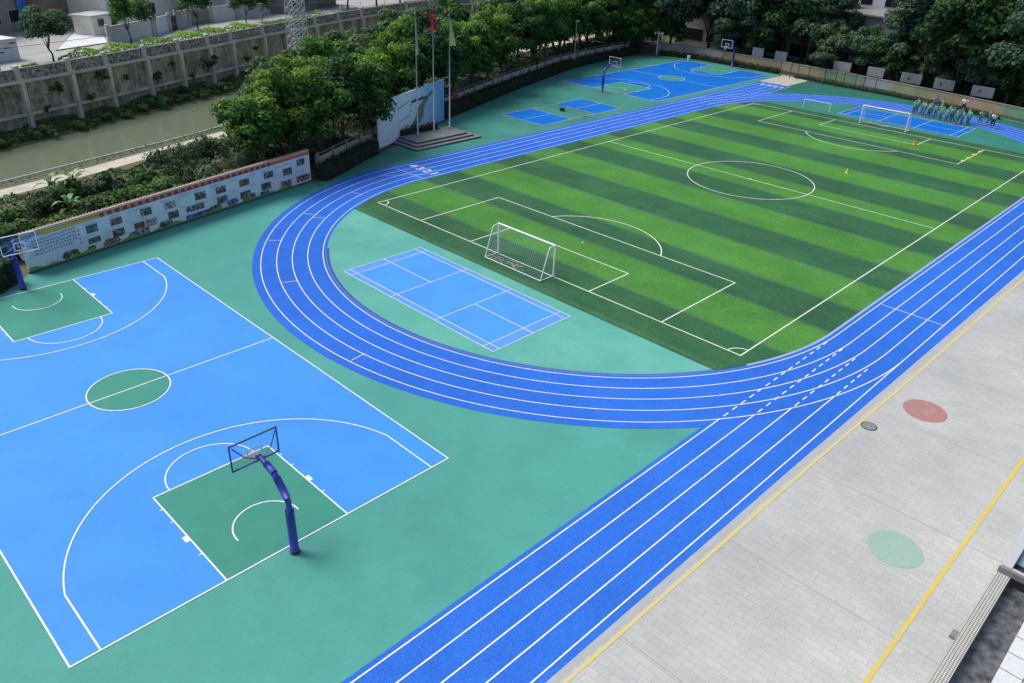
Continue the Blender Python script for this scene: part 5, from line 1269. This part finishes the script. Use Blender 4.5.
pl_ += [(100.7,11.2,'stand','tealshirt','pupil behind the fourth one in line, in a teal shirt'),(100.4,10.0,'raise','tealshirt','pupil behind the sixth one in line, arm out'),(100.0,8.9,'stand','paleshirt','pupil in a pale shirt behind the seventh one in line'),(99.8,7.6,'stride','tealshirt','pupil stepping behind the ninth one in line'),(100.3,6.9,'stand','tealshirt','pupil behind the tenth one in line'),(100.9,12.9,'stand','tealshirt','pupil at the back of the left end of the line')]
for i, (x, y, k_, sh, lb) in enumerate(pl_): person(x, y, rad(180+R.uniform(-60,60)), k_, lb, sh, 'darktrousers', R.uniform(.98,1.08))
person(105.6,9.2,rad(190),'raise','adult in a white shirt and dark trousers near the back wall','whiteshirt','blacktrousers',1.14,'people at the far end')
person(100.6,5.7,rad(200),'run','pupil in a teal shirt running right of the line, leftmost of the three','paleshirt','darktrousers',1.02)
person(101.2,4.9,rad(230),'stride','pupil in a pale shirt, middle of the three right of the line','paleshirt','darktrousers',1.05)
person(100.0,4.2,rad(200),'run','pupil in a white shirt and black trousers, rightmost of the three','whiteshirt','blacktrousers',1.08)

# ------------------------------------------------------------------ ledge of the building the picture is taken from (bottom right)
t = thing('school_building','lower storey and ledge of the near building with a mosaic-tiled rim at the bottom right','building')
MB().box(-12,60,-34,-19.35,0,9.55).build('wall', mat('tiled_facade', (.55,.56,.54), .6, .1, 1, stain=.2), t)
MB().box(-12,60,-19.42,-19.20,9.3,10.0).build('ledge_rim', M['mosaic'], t)
MB().box(-12,11.78,-19.90,-19.422,9.56,9.80).build('gutter', M['gutter'], t)
MB().box(-12,11.78,-24,-19.903,9.56,10.0).build('ledge_tiles', M['bigtile'], t)
MB().box(9.55,9.75,-19.198,-19.10,9.93,9.98).build('outlet', M['stone'], t)
t = thing('window_frame','white metal window frame with dark glass standing on the ledge at the right edge','window',(11.8,-19.24,10.0))
MB().box(0,6,-.14,.03,.003,.16).box(.0,.06,-.72,-.142,.05,.14).box(0,6,-.86,-.74,.003,.14).build('frame', mat('white_aluminium', (.62,.63,.62), .35, .1, 4, metal=.2), t)
MB().box(-.05,-.002,-.72,.05,.0,.12).build('end_bar', mat('bronze_grey_metal', (.20,.20,.18), .45), t)
MB().box(.35,6,-.735,-.145,.04,.055).build('pane', mat('blue_reflecting_glass', (.25,.38,.45), .15, .2, 3), t)
MB().box(.062,.35,-.735,-.145,.01,.02).build('recess', M['dark'], t)

MB().box(11.82,60,-34,-19.98,9.56,9.9).box(-12,11.78,-34,-24.01,9.56,9.99).build('roof_tiles', M['bigtile'], [o for o in bpy.data.objects if o.name == 'school_building'][0])

# ------------------------------------------------------------------ camera, light, world
cam = bpy.data.cameras.new('Camera'); co = bpy.data.objects.new('Camera', cam); C.objects.link(co)
yaw, pit, rol = .763868, .508390, .039488
f = Vector((math.cos(pit)*math.cos(yaw), math.cos(pit)*math.sin(yaw), -math.sin(pit)))
rt = Vector((math.sin(yaw), -math.cos(yaw), 0)); up = rt.cross(f)
r2 = rt*math.cos(rol)+up*math.sin(rol); u2 = -rt*math.sin(rol)+up*math.cos(rol)
mx = Matrix((( r2.x,u2.x,-f.x,-2.3889),(r2.y,u2.y,-f.y,-20.096),(r2.z,u2.z,-f.z,20.4851),(0,0,0,1)))
co.matrix_world = mx
cam.sensor_width = 36; cam.lens = 788.01/1024*36; cam.clip_start = .2; cam.clip_end = 3000
bpy.context.scene.camera = co

SE, SA = rad(54), rad(112)      # sun elevation, direction in the ground plane from +x towards +y
sd_ = Vector((math.cos(SE)*math.cos(SA), math.cos(SE)*math.sin(SA), math.sin(SE)))
sl = bpy.data.lights.new('sun','SUN'); so = bpy.data.objects.new('sun', sl); C.objects.link(so)
sl.energy = 2.7; sl.angle = rad(28); sl.color = (1,.975,.94)
so.rotation_euler = sd_.to_track_quat('Z','Y').to_euler()
w_ = bpy.data.worlds.new('World'); bpy.context.scene.world = w_; w_.use_nodes = True; N = w_.node_tree.nodes; L = w_.node_tree.links
sky = N.new('ShaderNodeTexSky'); sky.sky_type = 'NISHITA'; sky.sun_disc = False; sky.sun_elevation = SE; sky.sun_rotation = PI/2-SA
sky.air_density = 1.0; sky.dust_density = 3.0; sky.ozone_density = 1.0
L.new(sky.outputs[0], N['Background'].inputs[0]); N['Background'].inputs[1].default_value = .15
sc = bpy.context.scene
sc.view_settings.view_transform = 'Standard'; sc.view_settings.look = 'None'; sc.view_settings.exposure = 0; sc.view_settings.gamma = 1
sc.cycles.max_bounces = 6; sc.cycles.transparent_max_bounces = 12
